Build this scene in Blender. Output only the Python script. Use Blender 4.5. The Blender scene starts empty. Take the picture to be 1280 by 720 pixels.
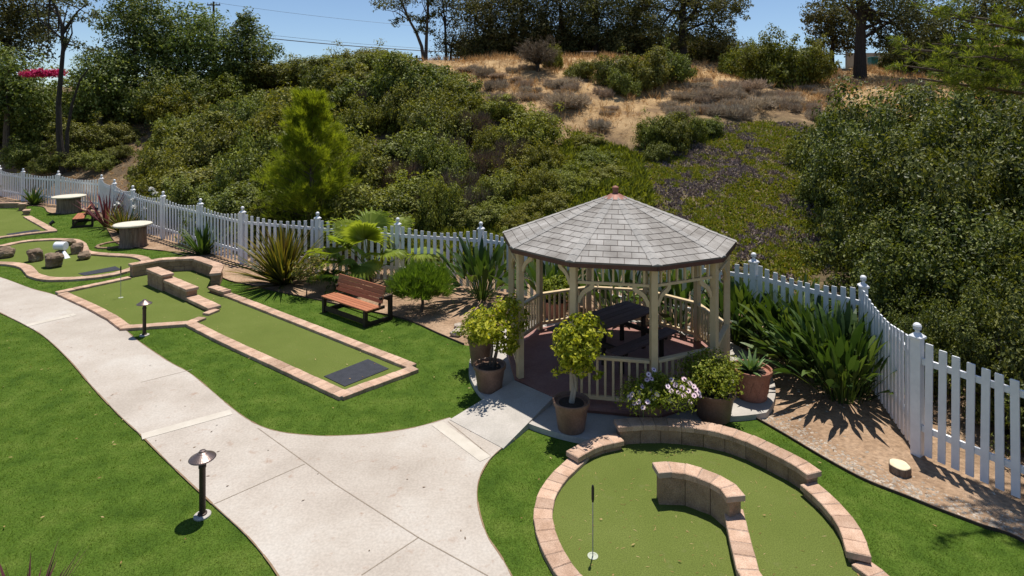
import bpy, math, random
import numpy as np
from mathutils import Vector, Matrix, noise as mnoise
random.seed(7)
RNG = np.random.default_rng(11)
scene = bpy.context.scene
COL = scene.collection
R = math.radians
F_PX, HOR, CAM_H = 735.0, 145.0, 5.0          # focal length and horizon measured in the photo, drone height in metres

def G(px, py, z=0.0):                          # a photo pixel at a known height -> the point in the place
    Y = F_PX * (CAM_H - z) / (py - HOR)
    return ((px - 640.0) / F_PX * Y, Y, z)
def G2(px, py, z=0.0):
    p = G(px, py, z); return (p[0], p[1])
def XA(px, Y): return (px - 640.0) / F_PX * Y   # x of an image column at a depth
def ZA(py, Y): return CAM_H - (py - HOR) * Y / F_PX

# ------------------------------------------------------------------ object helpers
def thing(name, label, cat, loc=(0, 0, 0), rz=0.0, group=None):
    o = bpy.data.objects.new(name, None); COL.objects.link(o)
    o.empty_display_size = 0.2
    o.location = loc; o.rotation_euler = (0, 0, rz)
    o['label'] = label; o['category'] = cat
    if group: o['group'] = group
    return o
def tag(o, label, cat, group=None):
    o['label'] = label; o['category'] = cat
    if group: o['group'] = group
    return o
def link(name, me, mats, parent=None, world=False):
    o = bpy.data.objects.new(name, me); COL.objects.link(o)
    if not isinstance(mats, (list, tuple)): mats = [mats]
    if len(me.materials) == 0:
        for m in mats: me.materials.append(m)
    if parent is not None:
        o.parent = parent
        if world:                                # mesh was written in world coordinates
            pl = parent
            off = Vector((0, 0, 0))
            while pl is not None:
                off += Vector(pl.location); pl = pl.parent
            o.location = -off
    return o
def struct(o): o['kind'] = 'structure'; return o
def stuff(o): o['kind'] = 'stuff'; return o
def kids(o): return [c for c in bpy.data.objects if c.parent is o]
def dup(o, loc=None, rz=None, label=None, scale=None):
    def cp(src, par):
        c = src.copy(); COL.objects.link(c); c.parent = par
        for k in CH.get(src.name, []): cp(k, c)
        return c
    CH = {}
    for ob in COL.objects:
        if ob.parent is not None: CH.setdefault(ob.parent.name, []).append(ob)
    c = cp(o, None)
    if loc is not None: c.location = loc
    if rz is not None: c.rotation_euler = (0, 0, rz)
    if scale is not None: c.scale = scale
    if label: c['label'] = label
    return c

def np_mesh(name, V, F, smooth=False, mi=None, uv=None):
    V = np.asarray(V, dtype=np.float32); F = np.asarray(F, dtype=np.int32)
    me = bpy.data.meshes.new(name)
    k = F.shape[1]
    me.vertices.add(len(V)); me.vertices.foreach_set('co', V.ravel())
    me.loops.add(F.size); me.loops.foreach_set('vertex_index', F.ravel())
    me.polygons.add(len(F))
    me.polygons.foreach_set('loop_start', np.arange(0, F.size, k, dtype=np.int32))
    me.polygons.foreach_set('loop_total', np.full(len(F), k, dtype=np.int32))
    if mi is not None: me.polygons.foreach_set('material_index', np.asarray(mi, dtype=np.int32))
    me.polygons.foreach_set('use_smooth', np.full(len(F), bool(smooth)))
    if uv is not None:
        l = me.uv_layers.new(name='UVMap'); l.data.foreach_set('uv', np.asarray(uv, dtype=np.float32).ravel())
    me.update(calc_edges=True); me.validate()
    return me

class MB:
    def __init__(s): s.v = []; s.f = []; s.m = []; s.uv = []; s.cur = 0
    def quad(s, a, b, c, d, uv=None):
        n = len(s.v); s.v += [tuple(a), tuple(b), tuple(c), tuple(d)]; s.f.append((n, n+1, n+2, n+3)); s.m.append(s.cur)
        s.uv.append(uv)
    def add(s, V, F):
        n = len(s.v); s.v += [tuple(p) for p in V]
        for f in F: s.f.append(tuple(i + n for i in f)); s.m.append(s.cur); s.uv.append(None)
    def box(s, c, size, rz=0.0, mat=None, ch=0.0):
        hx, hy, hz = size[0] / 2, size[1] / 2, size[2] / 2
        if ch > 0:
            V = []
            for (z, k) in ((-hz, ch), (-hz + ch, 0), (hz - ch, 0), (hz, ch)):
                for (sx, sy) in ((-1, -1), (1, -1), (1, 1), (-1, 1)): V.append((sx * (hx - k), sy * (hy - k), z))
            F = [(3, 2, 1, 0), (12, 13, 14, 15)]
            for l in range(3):
                for i in range(4): F.append((l*4+i, l*4+(i+1) % 4, l*4+4+(i+1) % 4, l*4+4+i))
        else:
            V = [(sx * hx, sy * hy, sz * hz) for sz in (-1, 1) for (sx, sy) in ((-1, -1), (1, -1), (1, 1), (-1, 1))]
            F = [(3, 2, 1, 0), (4, 5, 6, 7)] + [(i, (i+1) % 4, 4+(i+1) % 4, 4+i) for i in range(4)]
        M = mat if mat is not None else Matrix.Rotation(rz, 3, 'Z')
        c = Vector(c)
        s.add([c + M @ Vector(p) for p in V], F)
    def beam(s, a, b, w, h, ch=0.0):             # rectangular bar from a to b, h measured upwards
        a = Vector(a); b = Vector(b); d = b - a; L = d.length
        x = d.normalized(); up = Vector((0, 0, 1)) if abs(x.z) < .95 else Vector((0, 1, 0))
        y = up.cross(x).normalized(); z = x.cross(y)
        s.box((a + b) / 2, (L, w, h), mat=Matrix((x, y, z)).transposed(), ch=ch)
    def prism(s, poly, z0, z1):
        n = len(poly); a = sum(poly[i][0]*poly[(i+1) % n][1]-poly[(i+1) % n][0]*poly[i][1] for i in range(n))
        if a < 0: poly = poly[::-1]
        V = [(p[0], p[1], z0) for p in poly] + [(p[0], p[1], z1) for p in poly]
        s.add(V, [tuple(range(n, 2*n)), tuple(range(n-1, -1, -1))] + [(i, (i+1) % n, n+(i+1) % n, n+i) for i in range(n)])
    def sheet(s, poly, z):
        n = len(poly); a = sum(poly[i][0]*poly[(i+1) % n][1]-poly[(i+1) % n][0]*poly[i][1] for i in range(n))
        if a < 0: poly = poly[::-1]
        s.add([(p[0], p[1], z) for p in poly], [tuple(range(n))])
    def lathe(s, prof, seg=24, c=(0, 0, 0), cap=True, squash=None):
        V = []; n = len(prof)
        for (r, z) in prof:
            for k in range(seg):
                a = 2 * math.pi * k / seg
                q = 1.0 if squash is None else squash(a)
                V.append((c[0] + r * q * math.cos(a), c[1] + r * q * math.sin(a), c[2] + z))
        F = [(i*seg+k, i*seg+(k+1) % seg, (i+1)*seg+(k+1) % seg, (i+1)*seg+k) for i in range(n-1) for k in range(seg)]
        if cap: F += [tuple(range(seg-1, -1, -1)), tuple((n-1)*seg+k for k in range(seg))]
        s.add(V, F)
    def tube(s, pts, rad, seg=7):
        pts = [Vector(p) for p in pts]; V = []; n = len(pts)
        for i, p in enumerate(pts):
            d = (pts[min(i+1, n-1)] - pts[max(i-1, 0)]).normalized()
            u = d.cross(Vector((0.31, 0.95, 0.05))); u = u.normalized() if u.length > 1e-4 else Vector((1, 0, 0))
            w = d.cross(u).normalized(); r = rad[i] if isinstance(rad, (list, tuple)) else rad
            for k in range(seg):
                a = 2*math.pi*k/seg; V.append(p + (u*math.cos(a) + w*math.sin(a)) * r)
        F = [(i*seg+k, i*seg+(k+1) % seg, (i+1)*seg+(k+1) % seg, (i+1)*seg+k) for i in range(n-1) for k in range(seg)]
        F += [tuple(range(seg-1, -1, -1)), tuple((n-1)*seg+k for k in range(seg))]
        s.add(V, F)
    def strip(s, pts, wid, side, fold=0.0):       # a leaf blade along pts, width list, V-folded
        V = []; n = len(pts)
        for i, p in enumerate(pts):
            p = Vector(p); sd = Vector(side); t = (Vector(pts[min(i+1, n-1)]) - Vector(pts[max(i-1, 0)])).normalized()
            up = t.cross(sd).normalized() if t.cross(sd).length > 1e-5 else Vector((0, 0, 1))
            V += [p - sd*wid[i]*.5 + up*fold*wid[i], p, p + sd*wid[i]*.5 + up*fold*wid[i]]
        F = []
        for i in range(n-1):
            a = i*3; F += [(a, a+1, a+4, a+3), (a+1, a+2, a+5, a+4)]
        s.add(V, F)
    def mesh(s, name, smooth=False):
        me = bpy.data.meshes.new(name); me.from_pydata(s.v, [], s.f)
        if any(s.m): me.polygons.foreach_set('material_index', s.m)
        if smooth: me.polygons.foreach_set('use_smooth', [True] * len(s.f))
        if any(u is not None for u in s.uv):
            l = me.uv_layers.new(name='UVMap')
            for p, u in zip(me.polygons, s.uv):
                if u is not None:
                    for k, li in enumerate(p.loop_indices): l.data[li].uv = u[k]
        me.validate(); me.update()
        return me
    def build(s, name, mats, parent=None, world=False, smooth=False):
        return link(name, s.mesh(name, smooth), mats, parent, world)
def smooth_by_angle(o, deg=40):
    o.data.set_sharp_from_angle(angle=R(deg)) if hasattr(o.data, 'set_sharp_from_angle') else None
    o.data.polygons.foreach_set('use_smooth', [True]*len(o.data.polygons))
    return o

# ------------------------------------------------------------------ materials
def new_mat(name):
    m = bpy.data.materials.new(name); m.use_nodes = True
    nt = m.node_tree; nt.nodes.clear()
    return m, nt, nt.nodes, nt.links
def node(N, t, **kw):
    n = N.new(t)
    for k, v in kw.items():
        if k.startswith('i_'): n.inputs[k[2:].replace('_', ' ')].default_value = v
        else: setattr(n, k, v)
    return n
def c4(c): return (c[0], c[1], c[2], 1.0)
def ramp(N, stops):
    r = N.new('ShaderNodeValToRGB'); e = r.color_ramp.elements
    while len(e) < len(stops): e.new(0.5)
    for k, (p, c) in enumerate(stops):
        e[k].position = p; e[k].color = c4(c) if len(c) == 3 else c
    return r
def mix(N, L, fac, a, b, mode='MIX'):
    m = N.new('ShaderNodeMix'); m.data_type = 'RGBA'; m.blend_type = mode
    for s, v in ((m.inputs[0], fac), (m.inputs[6], a), (m.inputs[7], b)):
        if hasattr(v, 'is_output') or hasattr(v, 'links'): L.new(v, s)
        elif isinstance(v, (int, float)): s.default_value = v
        else: s.default_value = c4(v)
    return m.outputs[2]
def surf(name, cols, scale=4.0, rough=0.8, bump=0.3, bscale=None, spec=0.3, island=0.0, island_cols=None, detail=6.0, stain=None,
         metallic=0.0, fine=None, objrand=0.0, bdist=0.02, stretch=None):
    """noise-mixed colours + optional per-piece tone + bump"""
    m, nt, N, L = new_mat(name)
    out = N.new('ShaderNodeOutputMaterial'); b = N.new('ShaderNodeBsdfPrincipled'); L.new(b.outputs[0], out.inputs[0])
    tc = N.new('ShaderNodeTexCoord'); co = tc.outputs['Object']
    if stretch:
        mp = N.new('ShaderNodeMapping'); mp.inputs['Scale'].default_value = stretch; L.new(co, mp.inputs[0]); co = mp.outputs[0]
    n1 = node(N, 'ShaderNodeTexNoise', i_Scale=scale, i_Detail=detail, i_Roughness=0.62); L.new(co, n1.inputs['Vector'])
    k = len(cols)
    rp = ramp(N, [(0.32 + 0.36 * i / max(1, k-1), c) for i, c in enumerate(cols)]) if k > 1 else ramp(N, [(0, cols[0]), (1, cols[0])])
    L.new(n1.outputs[0], rp.inputs[0]); col = rp.outputs[0]
    if fine:
        n3 = node(N, 'ShaderNodeTexNoise', i_Scale=fine[0], i_Detail=3.0); L.new(co, n3.inputs['Vector'])
        r3 = ramp(N, [(0.35, (1-fine[1],)*3), (0.65, (1+fine[1],)*3)]); L.new(n3.outputs[0], r3.inputs[0])
        col = mix(N, L, 1.0, col, r3.outputs[0], 'MULTIPLY')
    if stain:
        for sc_, lo in ((5.0, .60), (17.0, .64)):
            ns = node(N, 'ShaderNodeTexNoise', i_Scale=sc_, i_Detail=4.0, i_Roughness=.7); L.new(co, ns.inputs['Vector'])
            rs_ = ramp(N, [(lo, (0, 0, 0)), (lo+.16, (.55, .55, .55))]); L.new(ns.outputs[0], rs_.inputs[0])
            col = mix(N, L, rs_.outputs[0], col, stain)
    if island > 0 or island_cols:
        g = N.new('ShaderNodeNewGeometry')
        if island_cols:
            ri = ramp(N, [(i / max(1, len(island_cols)-1), c) for i, c in enumerate(island_cols)]); L.new(g.outputs['Random Per Island'], ri.inputs[0])
            col = mix(N, L, 0.7, col, ri.outputs[0])
        if island > 0:
            ri = ramp(N, [(0, (1-island,)*3), (1, (1+island,)*3)]); L.new(g.outputs['Random Per Island'], ri.inputs[0])
            col = mix(N, L, 1.0, col, ri.outputs[0], 'MULTIPLY')
    if objrand > 0:
        oi = N.new('ShaderNodeObjectInfo'); ro = ramp(N, [(0, (1-objrand,)*3), (1, (1+objrand,)*3)]); L.new(oi.outputs['Random'], ro.inputs[0])
        col = mix(N, L, 1.0, col, ro.outputs[0], 'MULTIPLY')
    L.new(col, b.inputs['Base Color'])
    b.inputs['Roughness'].default_value = rough; b.inputs['Metallic'].default_value = metallic
    b.inputs['Specular IOR Level'].default_value = spec
    if bump > 0:
        n2 = node(N, 'ShaderNodeTexNoise', i_Scale=bscale or scale * 6, i_Detail=5.0); L.new(co, n2.inputs['Vector'])
        bp = node(N, 'ShaderNodeBump', i_Strength=bump, i_Distance=bdist); L.new(n2.outputs[0], bp.inputs['Height']); L.new(bp.outputs[0], b.inputs['Normal'])
    return m
def leaf_mat(name, cols, rough=0.45, trans=0.3, spec=0.4, objvar=0.15, tcol=None, patch=None):
    """leaf: every leaf its own tone, thin and slightly translucent"""
    m, nt, N, L = new_mat(name)
    out = N.new('ShaderNodeOutputMaterial')
    g = N.new('ShaderNodeNewGeometry')
    rp = ramp(N, [(i / max(1, len(cols)-1), c) for i, c in enumerate(cols)]); L.new(g.outputs['Random Per Island'], rp.inputs[0])
    oi = N.new('ShaderNodeObjectInfo'); ro = ramp(N, [(0, (1-objvar, 1-objvar*.9, 1-objvar)), (.35, (1+objvar*.75, 1+objvar*.1, 1)), (.65, (1-objvar*.3, 1+objvar*.1, 1+objvar*.3)), (1, (1+objvar*1.2, 1+objvar, 1+objvar*.6))]); L.new(oi.outputs['Random'], ro.inputs[0])
    col = mix(N, L, 1.0, rp.outputs[0], ro.outputs[0], 'MULTIPLY')
    if patch:
        tx = N.new('ShaderNodeTexCoord'); np_ = node(N, 'ShaderNodeTexNoise', i_Scale=patch[0], i_Detail=6.0, i_Roughness=.7); L.new(tx.outputs['Object'], np_.inputs['Vector'])
        pr = ramp(N, [(.36, (1-patch[1], 1-patch[1]*.8, 1-patch[1])), (.52, (1, 1, 1)), (.66, (1+patch[1]*1.5, 1+patch[1]*.6, 1+patch[1]))]); L.new(np_.outputs[0], pr.inputs[0])
        col = mix(N, L, 1.0, col, pr.outputs[0], 'MULTIPLY')
    b = N.new('ShaderNodeBsdfPrincipled'); L.new(col, b.inputs['Base Color'])
    b.inputs['Roughness'].default_value = max(rough, .5); b.inputs['Specular IOR Level'].default_value = spec*.45
    t = N.new('ShaderNodeBsdfTranslucent')
    tc = mix(N, L, 1.0, col, tcol or (1.5, 1.45, 0.55), 'MULTIPLY'); L.new(tc, t.inputs[0])
    mx = N.new('ShaderNodeMixShader'); mx.inputs[0].default_value = trans
    L.new(b.outputs[0], mx.inputs[1]); L.new(t.outputs[0], mx.inputs[2]); L.new(mx.outputs[0], out.inputs[0])
    return m

M = {}
M['white'] = surf('white_fence_paint', [(.72, .72, .74), (.80, .80, .81)], 3, .45, .05, spec=.4, island=.08, fine=(7, .05))
M['cream'] = surf('cream_paint', [(.52, .39, .225), (.60, .465, .28)], 5, .55, .1, spec=.3)
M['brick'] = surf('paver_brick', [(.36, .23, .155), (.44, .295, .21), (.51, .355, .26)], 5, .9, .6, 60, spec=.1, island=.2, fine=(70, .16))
M['mortar'] = surf('brick_mortar', [(.34, .25, .19), (.44, .34, .27)], 12, .95, .3, 60)
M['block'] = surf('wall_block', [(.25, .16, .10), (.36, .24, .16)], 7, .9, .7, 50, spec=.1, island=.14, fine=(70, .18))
M['concrete'] = surf('path_concrete', [(.34, .292, .245), (.41, .36, .308), (.47, .43, .38)], .55, .9, .2, 120, spec=.12, fine=(30, .08), bdist=.004, detail=10, stain=(.26, .15, .095))
M['slab'] = surf('slab_concrete', [(.36, .33, .29), (.46, .42, .375)], 2.2, .9, .2, 90, spec=.12, fine=(40, .07), bdist=.004)
M['band'] = surf('pale_concrete_band', [(.43, .385, .32), (.53, .48, .41)], 3, .9, .15, 90, spec=.2, bdist=.003)
M['joint'] = surf('joint_dirt', [(.20, .16, .12), (.28, .23, .18)], 12, .9, 0)
M['edgedirt'] = surf('edge_dirt', [(.17, .105, .055), (.27, .19, .12)], 9, .95, .4, 60)
M['green'] = surf('putting_turf', [(.100, .127, .028), (.110, .137, .031), (.122, .148, .036)], .8, .95, .6, 260, spec=.05, fine=(75, .26), bdist=.006, stain=(.15, .155, .06))
M['lawn'] = surf('lawn_base', [(.040, .075, .010), (.062, .105, .014), (.09, .13, .022)], 2.2, .95, .5, 120, spec=.05, fine=(60, .3))
M['mat'] = surf('tee_mat_rubber', [(.022, .024, .032), (.035, .037, .047)], 10, .75, .4, 200, spec=.3, fine=(160, .3))
M['benchwood'] = surf('bench_board', [(.31, .105, .048), (.41, .16, .08)], 6, .55, .25, 60, spec=.3, island=.12, stretch=(1, 8, 8))
M['darkwood'] = surf('dark_brown_frame', [(.022, .014, .010), (.04, .026, .018)], 8, .6, .2, 60, spec=.3)
M['tablewood'] = surf('weathered_plank', [(.10, .062, .056), (.16, .105, .095)], 5, .7, .35, 50, spec=.25, island=.15, stretch=(1, 9, 9))
M['deck'] = surf('red_brown_deck', [(.24, .115, .095), (.32, .17, .14)], 3.2, .6, .3, 50, spec=.3, fine=(30, .1))
M['skirtwood'] = surf('deck_side_board', [(.16, .07, .05), (.22, .10, .075)], 4, .7, .2, 40)  # red-brown skirt boards, a darker tone than the deck top
M['ridge'] = surf('ridge_shingle', [(.29, .272, .25), (.355, .335, .31)], 7, .95, .5, 90, spec=.1, island=.10, fine=(120, .15))
M['drip'] = surf('brown_drip_edge', [(.085, .035, .025), (.12, .05, .036)], 5, .5, .1)
M['copper'] = surf('rust_red_metal', [(.24, .10, .07), (.33, .15, .105)], 6, .55, .15, metallic=.1)
M['lampmetal'] = surf('bronze_lamp_metal', [(.17, .125, .11), (.24, .18, .16)], 6, .38, .1, metallic=.75, spec=.5)
M['lampbody'] = surf('dark_bronze_tube', [(.05, .035, .028), (.075, .052, .042)], 8, .45, .1, metallic=.4)
M['potbrown'] = surf('brown_pot', [(.15, .085, .058), (.22, .13, .09)], 5, .5, .2, 30, spec=.35, fine=(40, .12))
M['terracotta'] = surf('terracotta', [(.27, .115, .075), (.37, .17, .115)], 5, .7, .3, 30, spec=.2, fine=(40, .12))
M['potsoil'] = surf('potting_soil', [(.03, .02, .014), (.06, .042, .03)], 14, .95, .8, 60)
M['bark'] = surf('grey_brown_bark', [(.085, .06, .045), (.16, .12, .09)], 5, .95, .9, 30, stretch=(3, 3, .7), bdist=.05)
M['barkpale'] = surf('pale_bark', [(.26, .21, .16), (.38, .32, .25)], 6, .9, .6, 30, stretch=(3, 3, .7))
M['barkdark'] = surf('dark_bark', [(.030, .024, .020), (.06, .048, .04)], 5, .95, .9, 20, stretch=(3, 3, .6), bdist=.05)
M['stump'] = surf('stump_side', [(.15, .105, .075), (.26, .19, .14), (.36, .28, .21)], 3, .95, 1.0, 14, stretch=(6, 6, .5), bdist=.06)
M['stumptop'] = surf('stone_table_top', [(.50, .46, .36), (.62, .58, .48)], 4, .75, .2, 30, fine=(30, .1))
M['cutwood'] = surf('cut_wood', [(.62, .50, .32), (.75, .64, .45)], 8, .8, .2, 30)
M['rock'] = surf('garden_rock', [(.10, .065, .042), (.19, .135, .09), (.30, .23, .16)], 4.5, .95, 1.0, 9, bdist=.08)
M['paleplastic'] = surf('white_plastic', [(.78, .80, .84), (.84, .85, .88)], 4, .35, 0, spec=.5)
M['pebble'] = surf('pale_pebble', [(.30, .245, .19), (.44, .375, .30)], 12, .9, .2, island=.35, fine=(50, .1))
M['chip'] = surf('bark_chip', [(.20, .13, .085), (.32, .22, .15)], 12, .9, .2, island=.45)
M['black'] = surf('black_plastic', [(.012, .012, .013), (.02, .02, .021)], 8, .5, 0)
M['steel'] = surf('grey_steel', [(.32, .33, .35), (.42, .43, .45)], 8, .4, 0, metallic=.5)
M['edging'] = surf('bender_board', [(.05, .035, .026), (.08, .055, .04)], 8, .9, .2)
M['cupwhite'] = surf('pale_cup_disc', [(.36, .38, .29), (.44, .46, .36)], 10, .8, 0)
# leaves
def lm(name, cols, k=1.0, **kw): return leaf_mat(name, [tuple(c*k for c in q) for q in cols], **kw)
M['scrub'] = lm('scrub_leaf', [(.036, .044, .010), (.100, .115, .019), (.172, .192, .030), (.29, .30, .075)], 1.0, trans=.28, spec=.5, objvar=.24)
M['scrubbright'] = lm('bright_scrub_leaf', [(.055, .062, .009), (.12, .135, .016), (.185, .20, .025), (.27, .27, .055)], 1.0, trans=.32, spec=.45, objvar=.22)
M['hedge'] = lm('glossy_hedge_leaf', [(.020, .030, .008), (.062, .080, .015), (.125, .150, .026), (.215, .225, .06)], 1.0, trans=.25, spec=.55, objvar=.13)
M['tree'] = lm('broadleaf', [(.040, .054, .014), (.095, .130, .026), (.16, .205, .045), (.28, .31, .12)], 1.0, trans=.32, spec=.5, objvar=.18)
M['euca'] = lm('eucalyptus_leaf', [(.030, .035, .012), (.068, .074, .026), (.108, .112, .042), (.17, .16, .07)], 1.0, trans=.28, spec=.3, objvar=.2)
M['pine'] = lm('young_pine_needle', [(.11, .145, .012), (.19, .235, .018), (.27, .315, .028), (.38, .41, .05)], 1.0, trans=.42, spec=.2, objvar=.1)
M['pinebough'] = lm('pine_bough_needle', [(.045, .070, .012), (.11, .145, .02), (.19, .225, .034), (.32, .33, .08)], 1.0, trans=.42, spec=.3, objvar=.1)
M['feather'] = lm('feathery_leaf', [(.055, .10, .014), (.11, .18, .022), (.18, .26, .035)], 1.0, trans=.4, spec=.3, objvar=.1)
M['dry'] = lm('dry_twig', [(.20, .155, .115), (.32, .255, .19), (.44, .355, .255), (.55, .44, .30)], 1.0, trans=.2, spec=.1, objvar=.10, tcol=(1, 1, 1))
M['twig'] = lm('brown_twig', [(.10, .07, .045), (.17, .125, .085), (.25, .19, .13)], 1.0, trans=.1, spec=.1, objvar=.2, tcol=(1, 1, 1))
M['straw'] = lm('straw', [(.22, .13, .055), (.40, .25, .11), (.54, .37, .18), (.66, .51, .29)], 1.0, trans=.3, spec=.1, objvar=.1, tcol=(1.1, 1, .8))
M['iceplant'] = lm('ice_plant_leaf', [(.10, .125, .014), (.15, .18, .02), (.20, .215, .028), (.29, .23, .05)], 1.0, trans=.25, spec=.3, objvar=.1)
M['icepurple'] = lm('dry_ice_plant', [(.12, .095, .088), (.19, .155, .145), (.26, .21, .195), (.33, .25, .20)], 1.0, trans=.1, spec=.2, objvar=.05, tcol=(1, 1, 1))
M['ficus'] = lm('ficus_leaf', [(.10, .135, .012), (.24, .28, .02), (.42, .43, .035), (.58, .56, .08)], 1.0, trans=.42, spec=.35, objvar=.06)
M['potbush'] = lm('pot_bush_leaf', [(.07, .10, .012), (.15, .195, .018), (.24, .28, .03), (.34, .36, .06)], 1.0, trans=.38, spec=.35, objvar=.08)
M['strel'] = lm('bird_of_paradise_leaf', [(.020, .045, .012), (.042, .080, .017), (.068, .115, .022), (.12, .165, .04)], 1.0, trans=.25, spec=.6, objvar=.08)
M['flax'] = lm('flax_blade', [(.030, .040, .012), (.06, .075, .017), (.11, .12, .022), (.24, .20, .035), (.08, .045, .02)], 1.0, trans=.28, spec=.4, objvar=.08)
M['flaxdark'] = lm('purple_flax_blade', [(.07, .026, .03), (.12, .04, .05), (.18, .06, .075)], 1.0, trans=.25, spec=.4, objvar=.08, tcol=(1.3, .8, .8))
M['palm'] = lm('fan_palm_leaf', [(.15, .20, .03), (.215, .28, .04), (.29, .35, .07)], 1.0, trans=.48, spec=.4, objvar=.08)
M['agave'] = lm('agave_leaf', [(.08, .145, .05), (.13, .205, .075), (.18, .26, .10)], 1.0, trans=.15, spec=.4, objvar=.08)
M['pink'] = lm('pink_bract', [(.42, .018, .09), (.55, .03, .14), (.65, .06, .2)], 1.0, trans=.3, spec=.2, objvar=.05, tcol=(1.1, .7, .9))
M['petal'] = lm('pale_petal', [(.88, .72, .76), (.82, .46, .62), (.90, .86, .84), (.76, .28, .48), (.88, .78, .80)], 1.0, trans=.15, spec=.2, objvar=.15, tcol=(1, 1, 1))
M['whitepetal'] = lm('white_petal', [(.75, .75, .70), (.85, .85, .82)], 1.0, trans=.2, spec=.2, objvar=.05, tcol=(1, 1, 1))
M['daisyeye'] = surf('daisy_eye', [(.10, .04, .16), (.16, .06, .22)], 8, .7, 0)
M['blade'] = lm('turf_blade', [(.060, .118, .006), (.092, .158, .009), (.128, .20, .015), (.20, .26, .045)], 1.0, trans=.35, spec=.25, objvar=.02, patch=(.55, .22))
# ------------------------------------------------------------------ plan of the garden
RUN_A = [(-36.5, 39.5), (-31.7, 36.4), (-28.6, 34.4), (-25.3, 32.8), (-21.4, 30.66)]
RUN_B = [(-21.4, 30.66), (-19.2, 28.4), (-16.7, 25.9), (-14.18, 23.9), (-11.55, 21.8), (-9.12, 19.9), (-6.2, 18.75), (-3.44, 17.7), (-.9, 17.0)]
RUN_C = [(-.9, 17.0), (1.2, 15.75), (3.3, 14.45), (5.41, 13.16), (6.74, 11.28)]
RUN_D = [(6.74, 11.28), (5.99, 8.69), (7.35, 6.35), (8.7, 4.0)]
FENCE = RUN_A + RUN_B[1:] + RUN_C[1:] + RUN_D[1:]
GARDEN = np.array(FENCE + [(10, -20), (-60, -20), (-60, 40)])
def in_poly(P, poly):
    P = np.asarray(P, float); poly = np.asarray(poly, float); x, y = P[:, 0], P[:, 1]; ins = np.zeros(len(P), bool)
    for i in range(len(poly)):
        x1, y1 = poly[i]; x2, y2 = poly[(i+1) % len(poly)]
        if y1 == y2: continue
        c = ((y1 > y) != (y2 > y)) & (x < (x2-x1) * (y-y1) / (y2-y1) + x1); ins ^= c
    return ins
def dist_line(P, line):
    P = np.asarray(P, float); best = np.full(len(P), 1e9)
    for i in range(len(line)-1):
        a = np.array(line[i]); b = np.array(line[i+1]); ab = b-a
        t = np.clip(((P-a) @ ab) / (ab @ ab), 0, 1); best = np.minimum(best, np.hypot(*(P - (a + t[:, None]*ab)).T))
    return best
# hillside: ground heights read off the photo (column, row, estimated distance) and spread smoothly between
CTRL = [(x, y, 0.0) for x, y in FENCE[1:]]
CTRL += [(XA(px, Y), Y, ZA(py, Y)) for px, py, Y in [
    (940, 322, 17.5), (860, 300, 19.5), (950, 250, 23), (900, 205, 27), (1000, 200, 27), (950, 162, 31), (800, 165, 31), (860, 130, 35),
    (780, 100, 40), (700, 112, 37), (620, 112, 38), (600, 80, 43), (750, 71, 46), (850, 80, 46), (1000, 122, 37), (1040, 102, 43), (1100, 84, 52),
    (1250, 112, 44), (1130, 130, 38), (540, 76, 45), (740, 215, 27), (660, 240, 23), (760, 240, 22)]]
CTRL += [(XA(px, Y), Y, z) for px, Y, z in [
    (450, 21.5, .3), (450, 27, 1.7), (450, 33, 4.0), (450, 39, 6.0), (350, 29, 1.5), (300, 36, 3.4), (250, 30, .8), (600, 24, 1.2), (600, 30, 3.6),
    (200, 31, .7), (170, 38, 2.7), (150, 35.5, 1.5), (60, 38, 1.9), (0, 40, 2.0), (250, 52, 7.2), (100, 50, 5.6), (0, 56, 6.6), (330, 56, 8.6), (420, 58, 8.8),
    (-150, 45, 2.6), (-150, 60, 7), (1280, 12, .2), (1350, 16, .5), (1200, 18, 1.0), (1200, 26, 2.6), (1400, 26, 2.6), (1400, 40, 6), (640, 70, 9.6), (1000, 75, 9.6), (300, 80, 9.2), (0, 80, 8.5), (1300, 75, 9.4)]]
CTRL = np.array(CTRL)
_A = np.hypot(CTRL[:, None, 0]-CTRL[None, :, 0], CTRL[:, None, 1]-CTRL[None, :, 1]) + np.eye(len(CTRL)) * -0.3
_B = np.c_[np.ones(len(CTRL)), CTRL[:, :2]]
_S = np.block([[_A, _B], [_B.T, np.zeros((3, 3))]])
_W = np.linalg.solve(_S, np.r_[CTRL[:, 2], 0, 0, 0])
def terrain(P):
    P = np.asarray(P, float).reshape(-1, 2)
    Q = np.c_[np.clip(P[:, 0], -62, 62), np.clip(P[:, 1], 2, 80)]
    D = np.hypot(Q[:, None, 0]-CTRL[None, :, 0], Q[:, None, 1]-CTRL[None, :, 1])
    z = D @ _W[:-3] + _W[-3] + Q @ _W[-2:]
    z = np.clip(z, -.3, 13)
    n = np.array([mnoise.noise((p[0]*.35, p[1]*.35, 1.7))*.28 + mnoise.noise((p[0]*1.1, p[1]*1.1, 4.2))*.09 for p in P])
    d = np.where(in_poly(P, GARDEN), 0.0, dist_line(P, FENCE + [(10, -20)]))
    t = np.clip((d-.25)/1.6, 0, 1); t = t*t*(3-2*t)
    far = np.clip((np.hypot(P[:, 0]*.8, P[:, 1]-30) - 75) / 120, 0, 1)
    return (z * (1-far) + 6.0*far + n*(1-far)) * t
def TZ(x, y): return float(terrain([(x, y)])[0])

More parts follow.
